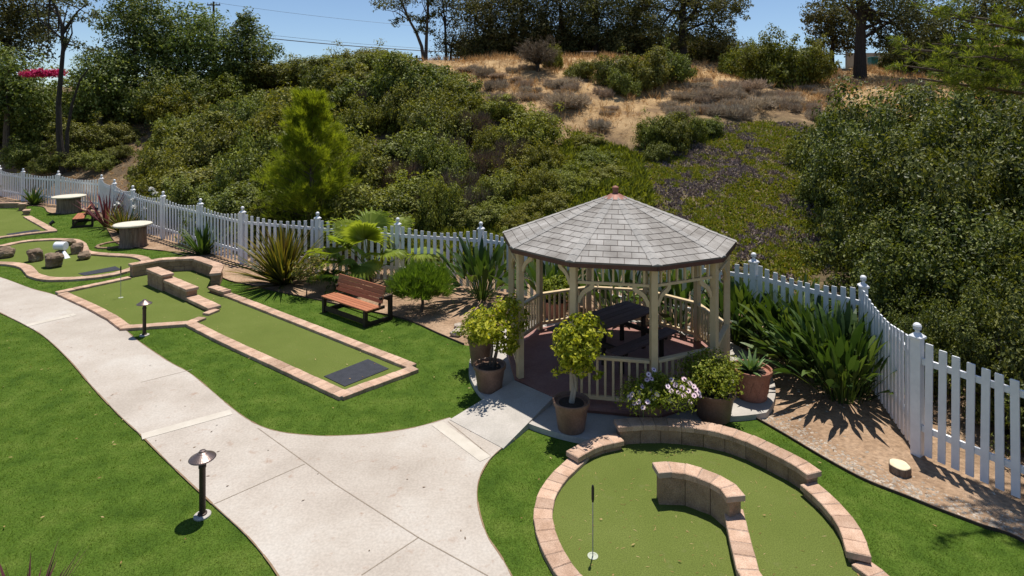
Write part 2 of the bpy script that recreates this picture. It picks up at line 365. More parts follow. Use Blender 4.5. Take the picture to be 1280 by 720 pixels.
def axis(lo, hi, step, far):
    a = list(np.arange(lo, hi + .001, step)); s = step
    while a[-1] < far: s *= 1.5; a.append(a[-1] + s)
    s = step
    while a[0] > -far: s *= 1.5; a.insert(0, a[0] - s)
    return np.array(a)
ax = axis(-48, 40, .6, 2500); ay = axis(-2, 84, .6, 2500)
gx, gy = np.meshgrid(ax, ay); GP = np.c_[gx.ravel(), gy.ravel()]
gz = terrain(GP)
nx, ny = len(ax), len(ay)
ii = (np.arange(ny-1)[:, None]*nx + np.arange(nx-1)[None, :]).ravel()
GF = np.c_[ii, ii+1, ii+nx+1, ii+nx]
gme = np_mesh('ground', np.c_[GP, gz], GF, smooth=True)
def px_of(P, z): return np.c_[640 + F_PX*P[:, 0]/np.maximum(P[:, 1], .5), HOR + F_PX*(CAM_H - z)/np.maximum(P[:, 1], .5)]
def ground_zone(poly_px, Y0, Y1):                # an area of the hillside, given on the plan by its corners (column, distance)
    return np.array([(XA(px, Y), Y) for px, Y in poly_px])
ZONE_ICE = np.array([(XA(p, Y), Y) for p, Y in [(790, 17.5), (800, 22), (780, 26), (790, 29), (850, 31.5), (960, 32.5), (1045, 30), (1060, 24), (1040, 18), (1010, 14.8), (930, 14.6)]])
ZONE_STRAW = np.array([(XA(p, Y), Y) for p, Y in [(500, 41), (560, 36), (640, 33.5), (730, 31), (800, 30), (870, 33), (960, 34), (1060, 33), (1300, 30), (1500, 40), (1400, 60), (480, 60)]])
def soft_zone(P, poly, w):
    i = in_poly(P, poly); d = dist_line(P, list(map(tuple, poly)) + [tuple(poly[0])])
    return np.clip(np.where(i, .5 + d/w*.5, .5 - d/w*.5), 0, 1)
zi = soft_zone(GP, ZONE_ICE, 1.2); zs = soft_zone(GP, ZONE_STRAW, 3.0); zg = np.where(in_poly(GP, GARDEN), 1.0, np.clip(1 - dist_line(GP, FENCE)/2.5, 0, 1))
ca = gme.color_attributes.new('zones', 'FLOAT_COLOR', 'POINT')
ca.data.foreach_set('color', np.c_[zi, zs, zg, np.ones(len(zi))].astype(np.float32).ravel())
def ground_material():
    m, nt, N, L = new_mat('ground_soil')
    out = N.new('ShaderNodeOutputMaterial'); b = N.new('ShaderNodeBsdfPrincipled'); L.new(b.outputs[0], out.inputs[0])
    tc = N.new('ShaderNodeTexCoord'); co = tc.outputs['Object']
    at = N.new('ShaderNodeVertexColor'); at.layer_name = 'zones'; sp = N.new('ShaderNodeSeparateColor'); L.new(at.outputs[0], sp.inputs[0])
    n1 = node(N, 'ShaderNodeTexNoise', i_Scale=.9, i_Detail=9.0, i_Roughness=.68); L.new(co, n1.inputs['Vector'])
    n2 = node(N, 'ShaderNodeTexNoise', i_Scale=14., i_Detail=6.0); L.new(co, n2.inputs['Vector'])
    wild = ramp(N, [(.35, (.085, .062, .038)), (.5, (.15, .105, .062)), (.65, (.24, .17, .10))]); L.new(n1.outputs[0], wild.inputs[0])
    straw = ramp(N, [(.36, (.22, .14, .075)), (.5, (.36, .235, .115)), (.62, (.46, .31, .16))]); L.new(n1.outputs[0], straw.inputs[0])
    ice = ramp(N, [(.38, (.07, .045, .04)), (.5, (.085, .075, .03)), (.62, (.17, .13, .07))]); L.new(n1.outputs[0], ice.inputs[0])
    soil = ramp(N, [(.34, (.235, .150, .092)), (.5, (.33, .22, .14)), (.66, (.43, .30, .20))]); L.new(n1.outputs[0], soil.inputs[0])
    c = mix(N, L, sp.outputs[1], wild.outputs[0], straw.outputs[0]); c = mix(N, L, sp.outputs[0], c, ice.outputs[0]); c = mix(N, L, sp.outputs[2], c, soil.outputs[0])
    f = ramp(N, [(.3, (.72,)*3), (.7, (1.25,)*3)]); L.new(n2.outputs[0], f.inputs[0]); c = mix(N, L, 1.0, c, f.outputs[0], 'MULTIPLY')
    L.new(c, b.inputs['Base Color']); b.inputs['Roughness'].default_value = .95; b.inputs['Specular IOR Level'].default_value = .1
    n3 = node(N, 'ShaderNodeTexNoise', i_Scale=30., i_Detail=6.0); L.new(co, n3.inputs['Vector'])
    bp = node(N, 'ShaderNodeBump', i_Strength=.8, i_Distance=.04); L.new(n3.outputs[0], bp.inputs['Height']); L.new(bp.outputs[0], b.inputs['Normal'])
    return m
M['ground'] = ground_material()
struct(link('ground', gme, M['ground']))

# ------------------------------------------------------------------ lawn, path, slab
def smooth_line(pts, n=8):
    P = [np.array(p, float) for p in pts]; out = []
    for i in range(len(P)-1):
        p0, p1, p2, p3 = P[max(i-1, 0)], P[i], P[i+1], P[min(i+2, len(P)-1)]
        for k in range(n):
            t = k/n; out.append(tuple(.5*((2*p1)+(-p0+p2)*t+(2*p0-5*p1+4*p2-p3)*t*t+(-p0+3*p1-3*p2+p3)*t**3)))
    out.append(tuple(P[-1])); return out
GC = (2.05, 11.66)                                # centre of the pavilion
bedL = [(-33.2, 34.5), (-29.5, 32.4)] + [G2(*p) for p in [(20, 258), (52, 259), (60, 266), (76, 268), (98, 262), (122, 274), (134, 288), (146, 305), (178, 311.7), (213, 316), (244, 326), (280, 349.5), (313, 357.5), (353, 367), (397, 376), (450, 388), (497, 398), (520, 405.5), (547, 418), (580, 432)]]
bedR = [G2(*p) for p in [(940, 522), (980, 545), (1030, 575), (1080, 602), (1130, 622), (1180, 642), (1230, 661), (1290, 686)]] + [(6.2, 5.3), (7.4, 3.2)]
bedLs = smooth_line(bedL, 5); bedRs = smooth_line(bedR, 5)
lawn_poly = bedLs + [GC] + bedRs + [(7.6, -6), (-55, -6), (-55, 34)]
mb = MB(); mb.sheet(lawn_poly, .012); struct(mb.build('lawn', M['lawn']))
pathA = smooth_line([(-27, 24.5), (-18.6, 19.7)] + [G2(*p) for p in [(0, 347.5), (40, 362), (69, 370), (116, 389), (154, 412), (172, 427), (210, 453), (240, 470), (290, 512), (320, 532), (350, 542), (390, 546.5), (420, 547), (470, 544), (520, 536), (562, 524)]], 5)
pathB = smooth_line([G2(*p) for p in [(629, 561), (612, 577), (599, 601.5), (597, 630), (608, 670), (629, 703)]] + [(.30, 5.7), (1.1, 4.6), (2.4, 3.4), (4.2, 2.4), (7.4, 1.6)], 5)
pathC = smooth_line([(7.4, -.6), (3.0, .4), (.4, 2.2), (-1.4, 4.6), (-2.25, 6.0)] + [G2(*p) for p in [(320, 685), (265, 632), (210, 580), (175, 545), (150, 522), (115, 485), (85, 450), (55, 422), (30, 407), (0, 392)]] + [(-15.9, 16.8), (-20.5, 18.9), (-27, 21.8)], 5)
path_poly = pathA + pathB + pathC
mb = MB(); mb.prism(path_poly, -.05, .030); struct(mb.build('path', M['concrete']))
def seg_poly(a, b, w):
    a = np.array(a); b = np.array(b); d = (b-a)/np.hypot(*(b-a)); n = np.array((-d[1], d[0]))*w/2
    return [tuple(a+n), tuple(b+n), tuple(b-n), tuple(a-n)]
mb = MB()
for a, b in [((322, 535), (420, 606)), ((420, 606), (523, 672)), ((381, 580), (268, 630)), ((523, 672), (610, 720)), ((523, 672), (452, 719)), ((176, 478), (240, 462)), ((560, 527), (613, 570))]:
    mb.sheet(seg_poly(G2(*a, .03), G2(*b, .03), .014), .0325)
struct(mb.build('path_joint', M['joint']))
mb = MB()
for a, b, w in [((177, 546), (289, 515), .2), ((33, 407), (94, 393), .22), ((546, 529), (607, 574), .20)]:
    mb.sheet(seg_poly(G2(*a, .03), G2(*b, .03), w), .0345)
struct(mb.build('path_band', M['band']))
mb = MB(); 
def slab_r(t):                                    # the slab is cut back where the round hole's wall meets it
    d = math.degrees(math.atan2(math.sin(t), math.cos(t)))
    return 2.9-.40*min(1, max(0, (d+100)/9))*min(1, max(0, (-42-d)/14))
ring = [(GC[0]+slab_r(t)*math.cos(t), GC[1]+slab_r(t)*math.sin(t)) for t in np.linspace(0, 2*math.pi, 120, endpoint=False)]
mb.prism(ring, -.05, .10); struct(mb.build('pavilion_slab', M['slab']))
mb = MB()
for line in (pathA, pathB, pathC):
    rr_ = random.Random(4)
    for i in range(len(line)-1):
        if line[i][1] < 4.5: continue
        mb.sheet(seg_poly(line[i], line[i+1], .014+rr_.uniform(-.006, .010)), .0315)
struct(mb.build('path_edge_dirt', M['edgedirt']))
rA, rB, rC, rD = G2(562, 524.5, .036), G2(629, 560.5, .036), G2(691.5, 497, .2), G2(643, 475.5, .2)
mb = MB(); mb.add([(*rA, .0), (*rB, .0), (*rC, 0), (*rD, 0), (*rA, .037), (*rB, .037), (*rC, .203), (*rD, .203)], [(4, 5, 6, 7), (0, 1, 5, 4), (1, 2, 6, 5), (3, 0, 4, 7), (2, 3, 7, 6)])
struct(mb.build('entry_ramp', M['slab']))
def edge_strip(name, pts):
    mb = MB()
    for i in range(len(pts)-1):
        mb.beam((*pts[i], .012), (*pts[i+1], .012), .018, .075)
    return struct(mb.build(name, M['edging']))
edge_strip('lawn_edging', bedLs); edge_strip('lawn_edging', bedRs)

# ------------------------------------------------------------------ mini golf
def resample(pts, L):
    P = np.array(pts, float); s = np.r_[0, np.cumsum(np.hypot(*np.diff(P, axis=0).T))]
    n = max(1, int(round(s[-1]/L))); t = np.linspace(0, s[-1], n+1)
    return np.c_[np.interp(t, s, P[:, 0]), np.interp(t, s, P[:, 1])]
def bricks(mb, pts, w, z0, z1, L=.2, gap=.006, ch=.007, rng=random):
    P = resample(pts, L); n = len(P)
    T = np.gradient(P, axis=0); T /= np.hypot(*T.T)[:, None]; Nn = np.c_[-T[:, 1], T[:, 0]]
    for i in range(n-1):
        d = P[i+1]-P[i]; ln = np.hypot(*d); g = gap/ln*.5; dz = rng.uniform(-.003, .003); dw = rng.uniform(-.004, .004)
        V = []
        for (z, k) in ((z0, 0), (z1-ch+dz, 0), (z1+dz, ch)):
            for (t, s) in ((g, 1), (1-g, 1), (1-g, -1), (g, -1)):
                tt = t + (k/ln if t < .5 else -k/ln); p = P[i]+d*tt; nn = Nn[i]*(1-tt)+Nn[i+1]*tt
                p = p + nn*s*(w/2-k+dw*s); V.append((p[0], p[1], z))
        mb.add(V, [(3, 2, 1, 0)[::-1], (8, 11, 10, 9)] + [(l*4+j, l*4+4+j, l*4+4+(j+1) % 4, l*4+(j+1) % 4) for l in range(2) for j in range(4)])
def wall(hole, pts, w, z1, name='raised_wall', courses=1, capL=.2):
    b = MB(); zt = z1-.075
    for c in range(courses):
        z0 = zt*c/courses; P = resample(pts, .15)
        bricks(b, pts, w-.06, z0 + (.004 if c else 0), zt*(c+1)/courses-.003, L=.32 if c % 2 == 0 else .36, gap=.008, ch=.006)
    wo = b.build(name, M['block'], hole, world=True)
    c = MB(); e = np.array(pts, float)                 # the cap overhangs the ends a little
    a0 = e[0]-(e[1]-e[0])/np.hypot(*(e[1]-e[0]))*.03; a1 = e[-1]+(e[-1]-e[-2])/np.hypot(*(e[-1]-e[-2]))*.03
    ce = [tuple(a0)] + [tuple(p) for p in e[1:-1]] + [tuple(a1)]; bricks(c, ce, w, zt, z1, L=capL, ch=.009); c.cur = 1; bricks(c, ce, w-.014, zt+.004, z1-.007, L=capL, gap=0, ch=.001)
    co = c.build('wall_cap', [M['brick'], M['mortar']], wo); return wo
def border(hole, pts, w=.23, z=.085, L=.2):
    b = MB()
    for run in (pts if isinstance(pts[0], list) else [pts]):
        bricks(b, run, w, 0, z, L); b.cur = 1; bricks(b, run, w-.012, .001, z-.006, 1.0 if len(run) < 4 else L, gap=0, ch=.001); b.cur = 0
    return b.build('brick_border', [M['brick'], M['mortar']], hole, world=True)
def turf(hole, poly, z=.026):
    b = MB(); b.prism(poly, .001, z); return b.build('putting_green', M['green'], hole, world=True)
def tee(hole, poly, z=.026):
    b = MB(); b.prism(poly, z-.01, z+.012); return b.build('tee_mat', M['mat'], hole, world=True)
def C(px, z): return [G2(x, y, z) for x, y in px]

# near round hole
hc = G2(840, 640, 0)
H1 = thing('golf_hole', 'round putting hole with a hook-shaped brick wall inside, in front of the pavilion', 'golf hole', (*hc, 0), group='mini golf holes')
low1 = smooth_line(C([(727, 568), (716, 579), (698, 595.5), (683.6, 618), (678.7, 642), (681.6, 662.5), (691.7, 687), (706, 711)], .075) + [(.95, 5.75), (1.45, 5.1), (2.2, 4.7), (2.95, 4.65), (3.6, 4.95), (3.95, 5.5)], 6)
mid1 = smooth_line(C([(717, 567), (742.5, 553.5), (773, 546)], .17), 6)
tall1 = smooth_line(C([(772.5, 528.6), (807.5, 526.4), (844, 527.6), (884.7, 532.5), (925, 542.7), (966, 561), (998.4, 577), (1016, 589)], .31), 6)
rgt1 = smooth_line(C([(1012, 605), (1024, 615), (1047, 638), (1063.5, 662.5), (1073, 690)], .17), 6)
lowr1 = [rgt1[-1], (3.97, 6.2), (3.98, 5.8), (3.95, 5.5)]
border(H1, [low1, smooth_line(lowr1, 4)], .235, .075, .195)
wall(H1, mid1, .235, .17); wall(H1, tall1, .245, .31); wall(H1, rgt1, .245, .17)
in1 = smooth_line(C([(822, 584), (844, 583), (868.4, 588.6), (892.8, 597.5), (911, 608), (919, 618)], .45), 6)
in2 = smooth_line(C([(917, 636), (920, 650), (925, 674.7), (933, 703), (939.5, 720)], .2) + [(2.62, 5.35), (2.66, 4.85)], 6)
wall(H1, in1, .24, .45, 'inner_wall'); wall(H1, in2, .235, .20, 'inner_wall')
turf(H1, low1[:-1] + [p for p in reversed(lowr1)][:-1] + list(reversed(rgt1)) + list(reversed(tall1)) + list(reversed(mid1)))
# long hole beside the path
H2 = thing('golf_hole', 'long L-shaped putting hole beside the path, its black tee mat nearest the bench', 'golf hole', (*G2(300, 420), 0), group='mini golf holes')
Z2 = .085
runs2 = [C([(162, 346), (71, 365)], Z2), C([(78, 366), (112, 381), (140, 396), (157, 408.5)], Z2), C([(152, 408.5), (236, 402.6)], Z2),
         C([(236, 402), (280, 424), (413, 484.5), (431, 493)], Z2), C([(425, 493), (519, 459)], Z2), C([(515, 456.5), (400, 411.5), (281, 365.5)], Z2),
         C([(237, 402.4), (253, 396)], Z2)]
bb = MB(); bricks(bb, C([(257, 391.5), (271, 386)], Z2), .2, 0, Z2, .3); bb.build('brick_block', M['brick'], H2, world=True)
border(H2, runs2, .235, Z2, .21)
wall(H2, C([(164, 330), (204, 323), (245, 321.5), (273.5, 331.2), (269, 341)], .42), .3, .42, 'raised_wall', 2, .22)
wall(H2, C([(266, 357.5), (283, 363)], .17), .25, .17)
wall(H2, C([(190.6, 334.6), (209.2, 342.2)], .50), .33, .50, 'inner_wall', 2)
wall(H2, C([(210.0, 347.2), (240, 359.8)], .36), .33, .36, 'inner_wall', 2)
wall(H2, C([(240.5, 370.2), (267.5, 383)], .14), .33, .14, 'inner_wall', 1)
turf(H2, C([(74, 365.5), (112, 381), (155, 408), (236, 402.6), (280, 424), (413, 484.5), (428, 491.5), (517, 458), (400, 411.5)], .085) + C([(281, 365.5)], .085) + C([(270, 353), (273, 343)], .02) + C([(247, 332), (204, 333.5), (164, 344.5)], .02))
tee(H2, C([(405, 470), (460, 448.5), (486, 460.5), (431, 482.5)], .04))
# kidney hole with rocks
H3 = thing('golf_hole', 'kidney-shaped putting hole scattered with rocks, ringed by a winding brick border', 'golf hole', (*G2(70, 325), 0), group='mini golf holes')
loop3 = smooth_line(C([(0, 307.5), (25, 302), (50, 299.4), (75, 298.8), (92.5, 300), (101, 304), (104, 309), (106, 313), (113, 315.6), (137.5, 317.8), (165, 319.3), (180, 322.7), (182, 327), (173, 332), (163, 336), (143, 341.7), (117, 345.7), (83, 348), (60, 347.7), (43, 343.5), (37.5, 338), (31.5, 332.7), (17, 329.3), (0, 328.4), (-25, 328), (-50, 325), (-58, 318), (-40, 311.5), (0, 307.5)], .08), 6)
border(H3, loop3, .30, .085, .2); turf(H3, loop3[:-1])
tee(H3, C([(98, 342), (144, 333), (152, 337), (105.6, 344.6)], .03))
# far hole
H4 = thing('golf_hole', 'farthest putting hole, stepped brick wall at its back, close to the fence', 'golf hole', (*G2(20, 280), 0), group='mini golf holes')
border(H4, [C([(34, 270), (66, 287.5)], .085), C([(71, 287.5), (35, 291.5), (0, 296), (-60, 304)], .085)], .3, .085, .21)
wall(H4, C([(-60, 256), (-10, 253.5), (24, 253)], .30), .3, .30, 'raised_wall', 1)
wall(H4, C([(24.5, 254.2), (32, 253.8)], .40), .45, .40, 'raised_wall', 2)
wall(H4, C([(29.5, 262.5), (37, 262)], .25), .5, .25, 'raised_wall', 1)
turf(H4, C([(71, 289), (35, 293), (0, 298), (-60, 306), (-70, 265), (0, 262), (26, 263), (34, 273)], 0))
tee(H4, C([(7.5, 292.7), (45, 287), (51, 288.6), (12, 294)], .03))

def flagstick(px, py, h, label):
    x, y, z = G(px, py, .027)
    t = thing('flagstick', label, 'golf flag', (x, y, .027), group='flagsticks in the putting holes')
    b = MB(); b.tube([(0, 0, -.05), (0, 0, h)], .0065, 8); b.build('pole', M['steel'], t)
    b = MB(); b.tube([(0, 0, h-.19), (0, 0, h-.16), (0, 0, h-.03), (0, 0, h)], [.010, .016, .016, .010], 10); b.build('grip', M['black'], t)
    b = MB(); b.lathe([(.040, .001), (.060, .001), (.060, .004), (.040, .004)], 24, cap=False); b.build('cup_ring', M['cupwhite'], t)
    b = MB(); b.lathe([(.002, .002), (.0395, .002)], 20, cap=False); b.build('cup', M['cupwhite'], t)
flagstick(741, 695, .80, 'thin golf flagstick standing in the cup of the nearest round hole')
flagstick(151, 372, .86, 'thin golf flagstick standing in the cup beside the stepped divider wall')
b = MB(); b.tube([(0, 0, 0), (0, 0, .1)], .05, 10)

# rocks in the kidney hole
def rock(name, cx, cy, sx, sy, sz, label, seed, group):
    import bmesh
    bm = bmesh.new(); bmesh.ops.create_icosphere(bm, subdivisions=3, radius=1)
    r = random.Random(seed); off = Vector((r.uniform(0, 50), r.uniform(0, 50), r.uniform(0, 50)))
    for v in bm.verts:
        p = v.co.copy(); q = Vector((math.copysign(abs(p.x)**.7, p.x), math.copysign(abs(p.y)**.7, p.y), math.copysign(abs(p.z)**.75, p.z)))
        n = mnoise.noise(p*1.1+off)*.34 + mnoise.noise(p*2.6+off)*.16 + mnoise.noise(p*6+off)*.05
        q = q*(1+n); v.co = Vector((q.x*sx, q.y*sy, (q.z*.5+.42)*sz))
    me = bpy.data.meshes.new(name); bm.to_mesh(me); bm.free()
    o = link(name, me, M['rock']); o.location = (cx, cy, .02); o.rotation_euler = (0, 0, r.uniform(0, 6)); tag(o, label, 'rock', group); return o
RK = [(1, 324, .27, .26, .40, 'flat-topped tan rock at the left end of the kidney-shaped hole'), (40, 328.5, .23, .22, .46, 'leaning narrow rock standing left of the white drum'),
      (64.5, 335.5, .27, .24, .52, 'tall blocky rock standing in front of the white drum'), (82, 308.0, .27, .2, .24, 'low tan rock behind the white drum against the brick border'),
      (93.5, 318.5, .21, .2, .40, 'rust-coloured chunky rock right of the white drum'), (102.5, 325.5, .24, .18, .28, 'low wedge-shaped rock beside the inner bend of the brick border')]
for k, (px, py, sx, sy, sz, lb) in enumerate(RK):
    x, y = G2(px, py); rock('rock', x, y+sy*.6, sx, sy, sz, lb, 30+k, 'rocks in the kidney-shaped hole')
x, y = G2(74, 324)
t = thing('drum_obstacle', 'white drum on its side with a white chute, set among the rocks', 'golf obstacle', (x, y+.1, .02))
b = MB(); b.lathe([(.02, -.18), (.135, -.18), (.145, -.17), (.145, .17), (.135, .18), (.02, .18)], 24); b.v = [(p[2]-.10, p[1]+.1, p[0]+.40) for p in b.v]
o = b.build('drum', M['paleplastic'], t); smooth_by_angle(o, 40)
b = MB(); b.add([(.02, -.10, .004), (.24, -.14, .004), (.30, .02, .004), (.08, .10, .004), (.04, .0, .24), (.09, .05, .24)], [(0, 1, 4), (1, 2, 5, 4), (2, 3, 5), (3, 0, 4, 5), (0, 3, 2, 1)])
b.build('chute', M['paleplastic'], t)
b = MB(); b.box((-.10, .1, .12), (.26, .2, .24), ch=.03); b.build('support', M['rock'], t)
# ------------------------------------------------------------------ picket fence
def ball(mb, c, r, seg=10):
    mb.lathe([(r*math.sin(t), -r*math.cos(t)) for t in np.linspace(.05, math.pi-.05, 8)], seg, c)
pb = MB(); pb.box((0, 0, .85), (.13, .13, 1.74)); POST = pb.mesh('fence_post')
cb = MB(); cb.box((0, 0, 1.735), (.172, .172, .03)); cb.add([(-.086, -.086, 1.75), (.086, -.086, 1.75), (.086, .086, 1.75), (-.086, .086, 1.75), (0, 0, 1.83)], [(0, 1, 4), (1, 2, 4), (2, 3, 4), (3, 0, 4)])
cb.lathe([(.03, 1.79), (.03, 1.84), (.055, 1.85)], 10); ball(cb, (0, 0, 1.89), .058, 12); CAPM = cb.mesh('post_cap', False)
kb = MB(); kb.add([(-.048, -.011, 0), (.048, -.011, 0), (.048, .011, 0), (-.048, .011, 0), (-.048, -.011, .995), (.048, -.011, .995), (.048, .011, .995), (-.048, .011, .995), (-.045, -.011, 1), (.045, -.011, 1), (.045, .011, 1), (-.045, .011, 1)],
        [(3, 2, 1, 0), (8, 9, 10, 11)] + [(l*4+i, l*4+(i+1) % 4, l*4+4+(i+1) % 4, l*4+4+i) for l in (0, 1) for i in range(4)]); PICKET = kb.mesh('picket')
for me in (POST, CAPM, PICKET): me.materials.append(M['white'])
def fence_run(posts, label, last, npk=12):
    t = thing('picket_fence', label, 'fence', (*posts[0], 0), group='white picket fence')
    o0 = Vector((*posts[0], 0)); rr = random.Random(5)
    for i, p in enumerate(posts):
        if i == len(posts)-1 and not last: break
        q = posts[min(i+1, len(posts)-1)] if i < len(posts)-1 else posts[i-1]
        a = math.atan2(q[1]-p[1], q[0]-p[0])
        o = link('post', POST, [], t); o.location = Vector((*p, 0))-o0; o.rotation_euler = (0, 0, a)
        c = link('post_cap', CAPM, [], o)
    for i in range(len(posts)-1):
        a = Vector((*posts[i], 0)); b = Vector((*posts[i+1], 0)); d = b-a; L = d.length; u = d.normalized(); ang = math.atan2(u.y, u.x)
        nrm = Vector((u.y, -u.x, 0))                       # towards the garden
        m = MB(); m.beam(a+u*.07+Vector((0, 0, .42)), b-u*.07+Vector((0, 0, .42)), .04, .09); m.beam(a+u*.07+Vector((0, 0, 1.40)), b-u*.07+Vector((0, 0, 1.40)), .04, .09)
        m.v = [tuple(Vector(v)-o0) for v in m.v]
        pn = m.build('rails', M['white'], t)
        n = npk if L < 3.6 else int(L/.27)
        for k in range(n):
            f = (k+.5)/n; h = 1.70 - .14*math.sin(math.pi*f) + rr.uniform(-.006, .006)
            o = link('picket', PICKET, [], pn); o.location = a+u*(.075+(L-.15)*f)+nrm*.033-o0+Vector((0, 0, .05)); o.rotation_euler = (0, rr.uniform(-.012, .012), ang)
            o.scale = (max(1.0, L/2.75), 1, h-.05)
    return t
fence_run(RUN_A, 'far stretch of white picket fence behind the farthest putting hole, up to the corner post', False)
fence_run(RUN_B, 'long stretch of white picket fence from the far corner past the flax and fan palm', False, 12)
fence_run(RUN_C, 'stretch of white picket fence behind the pavilion, between palm side and hedge corner', False)
fence_run(RUN_D, 'nearest stretch of white picket fence at right, by the bare soil and cut log', True, 15)

# ------------------------------------------------------------------ pavilion
rot = 2.9499; NS = 10
def gp(r, k, z=0.0, c=GC): a = rot + k*2*math.pi/NS; return (c[0]+r*math.cos(a), c[1]+r*math.sin(a), z)
GZ = thing('gazebo', 'ten-sided cream timber gazebo with grey shingle roof, standing on the round slab', 'gazebo', (*GC, 0.1))
ZF = .21; RD = 2.20; RP = 2.10
b = MB(); b.prism([gp(RD, k)[:2] for k in range(NS)], .155, ZF); b.build('deck', M['deck'], GZ, world=True)
b = MB(); b.prism([gp(RD-.03, k)[:2] for k in range(NS)], .095, .153); b.build('deck_skirt', M['skirtwood'], GZ, world=True)
for k in range(NS):
    x, y, _ = gp(RP, k); a = rot+k*2*math.pi/NS
    b = MB(); b.box((x, y, (ZF+2.50)/2), (.108, .108, 2.50-ZF), rz=a, ch=.006); b.build('post', M['cream'], GZ, world=True)
b = MB()
for k in range(NS): b.beam(gp(RP+.02, k, 2.545), gp(RP+.02, k+1, 2.545), .10, .11)
b.build('ring_beam', M['cream'], GZ, world=True)
def shrink(a, b, d):
    a, b = Vector(a), Vector(b); u = (b-a).normalized(); return a+u*d, b-u*d
ENTRY = 1                                              # open side between the second and third post
for k in range(NS):
    back = 5 <= k % NS <= 9 or k == 9
    if k != ENTRY:
        a, c = shrink(gp(RP, k, 1.0), gp(RP, k+1, 1.0), .065)
        b = MB(); b.beam(a, c, .095, .05, ch=.006); rl = b.build('railing', M['cream'], GZ, world=True); n = 9
        b = MB(); b.beam(a-Vector((0, 0, .66)), c-Vector((0, 0, .66)), .055, .06); b.build('bottom_rail', M['cream'], rl)
        for j in range(n):
            p = a.lerp(c, (j+.5)/n); b = MB(); b.box((p.x, p.y, .665), (.038, .038, .62), rz=rot+(k+.5)*2*math.pi/NS); b.build('baluster', M['cream'], rl)
        a, c = shrink(gp(RP, k, 2.235), gp(RP, k+1, 2.235), .065)
        b = MB(); b.beam(a, c, .05, .045); fr = b.build('frieze_rail', M['cream'], GZ, world=True); n = 7
        for j in range(n):
            p = a.lerp(c, (j+.5)/n); b = MB(); b.box((p.x, p.y, 2.373), (.034, .034, .232), rz=rot+(k+.5)*2*math.pi/NS); b.build('spindle', M['cream'], fr)
    zt = 2.488 if k == ENTRY else 2.211
    for end in (0, 1):
        A = Vector(gp(RP, k if end == 0 else k+1)); B = Vector(gp(RP, k+1 if end == 0 else k)); u = (B-A).normalized(); p0 = A+u*.064
        prof = [(0, -.40), (.055, -.40), (.085, -.31), (.15, -.21), (.22, -.16), (.29, -.125), (.345, -.07), (.345, 0), (.27, 0), (.235, -.05), (.15, -.10), (.08, -.16), (.03, -.25), (0, -.30)]
        prof = [(x*.8, z*.8) for x, z in prof]; nv = Vector((-u.y, u.x, 0))*.021; m = len(prof)
        V = [p0+u*x+Vector((0, 0, zt+z))+nv for x, z in prof] + [p0+u*x+Vector((0, 0, zt+z))-nv for x, z in prof]
        b = MB(); b.add(V, [(i, m-1-i, m-2-i, i+1) for i in range(m//2-1)] + [(m+i+1, 2*m-2-i, 2*m-1-i, m+i) for i in range(m//2-1)] + [((i+1) % m, i, m+i, m+(i+1) % m) for i in range(m)][::-1])
        b.build('bracket', M['cream'], GZ, world=True)
# roof: shingle courses, each lapping the one below
RE = 2.275; ZE = 2.60; ZT = 3.42; RT = .10; NC = 13
def shingle_material():
    m, nt, N, L = new_mat('grey_shingle')
    out = N.new('ShaderNodeOutputMaterial'); b = N.new('ShaderNodeBsdfPrincipled'); L.new(b.outputs[0], out.inputs[0])
    uv = N.new('ShaderNodeUVMap'); uv.uv_map = 'UVMap'
    br = N.new('ShaderNodeTexBrick'); L.new(uv.outputs[0], br.inputs['Vector'])
    br.offset = .5; br.inputs['Scale'].default_value = 1; br.inputs['Brick Width'].default_value = .235; br.inputs['Row Height'].default_value = .2; br.inputs['Mortar Size'].default_value = .007; br.inputs['Mortar Smooth'].default_value = .1
    br.inputs['Bias'].default_value = 0
    br.inputs['Color1'].default_value = (.275, .258, .238, 1); br.inputs['Color2'].default_value = (.335, .315, .292, 1); br.inputs['Mortar'].default_value = (.15, .13, .115, 1)
    tc = N.new('ShaderNodeTexCoord')
    n1 = node(N, 'ShaderNodeTexNoise', i_Scale=2.2, i_Detail=7.); L.new(tc.outputs['Object'], n1.inputs['Vector'])
    r1 = ramp(N, [(.34, (.72, .70, .68)), (.66, (1.16, 1.16, 1.16))]); L.new(n1.outputs[0], r1.inputs[0])
    n2 = node(N, 'ShaderNodeTexNoise', i_Scale=160., i_Detail=3.); L.new(tc.outputs['Object'], n2.inputs['Vector'])
    r2 = ramp(N, [(.3, (.8,)*3), (.7, (1.2,)*3)]); L.new(n2.outputs[0], r2.inputs[0])
    c = mix(N, L, 1., br.outputs[0], r1.outputs[0], 'MULTIPLY'); c = mix(N, L, 1., c, r2.outputs[0], 'MULTIPLY'); L.new(c, b.inputs['Base Color'])
    b.inputs['Roughness'].default_value = .95; b.inputs['Specular IOR Level'].default_value = .12
    bp = node(N, 'ShaderNodeBump', i_Strength=.5, i_Distance=.01); L.new(n2.outputs[0], bp.inputs['Height']); L.new(bp.outputs[0], b.inputs['Normal'])
    return m
M['shingle'] = shingle_material()
b = MB(); lip = .010; rr = random.Random(3)
def rp_(k, t, up=0.0): 
    r = RE+(RT-RE)*t; z = ZE+(ZT-ZE)*t+up; return Vector(gp(r, k, z))
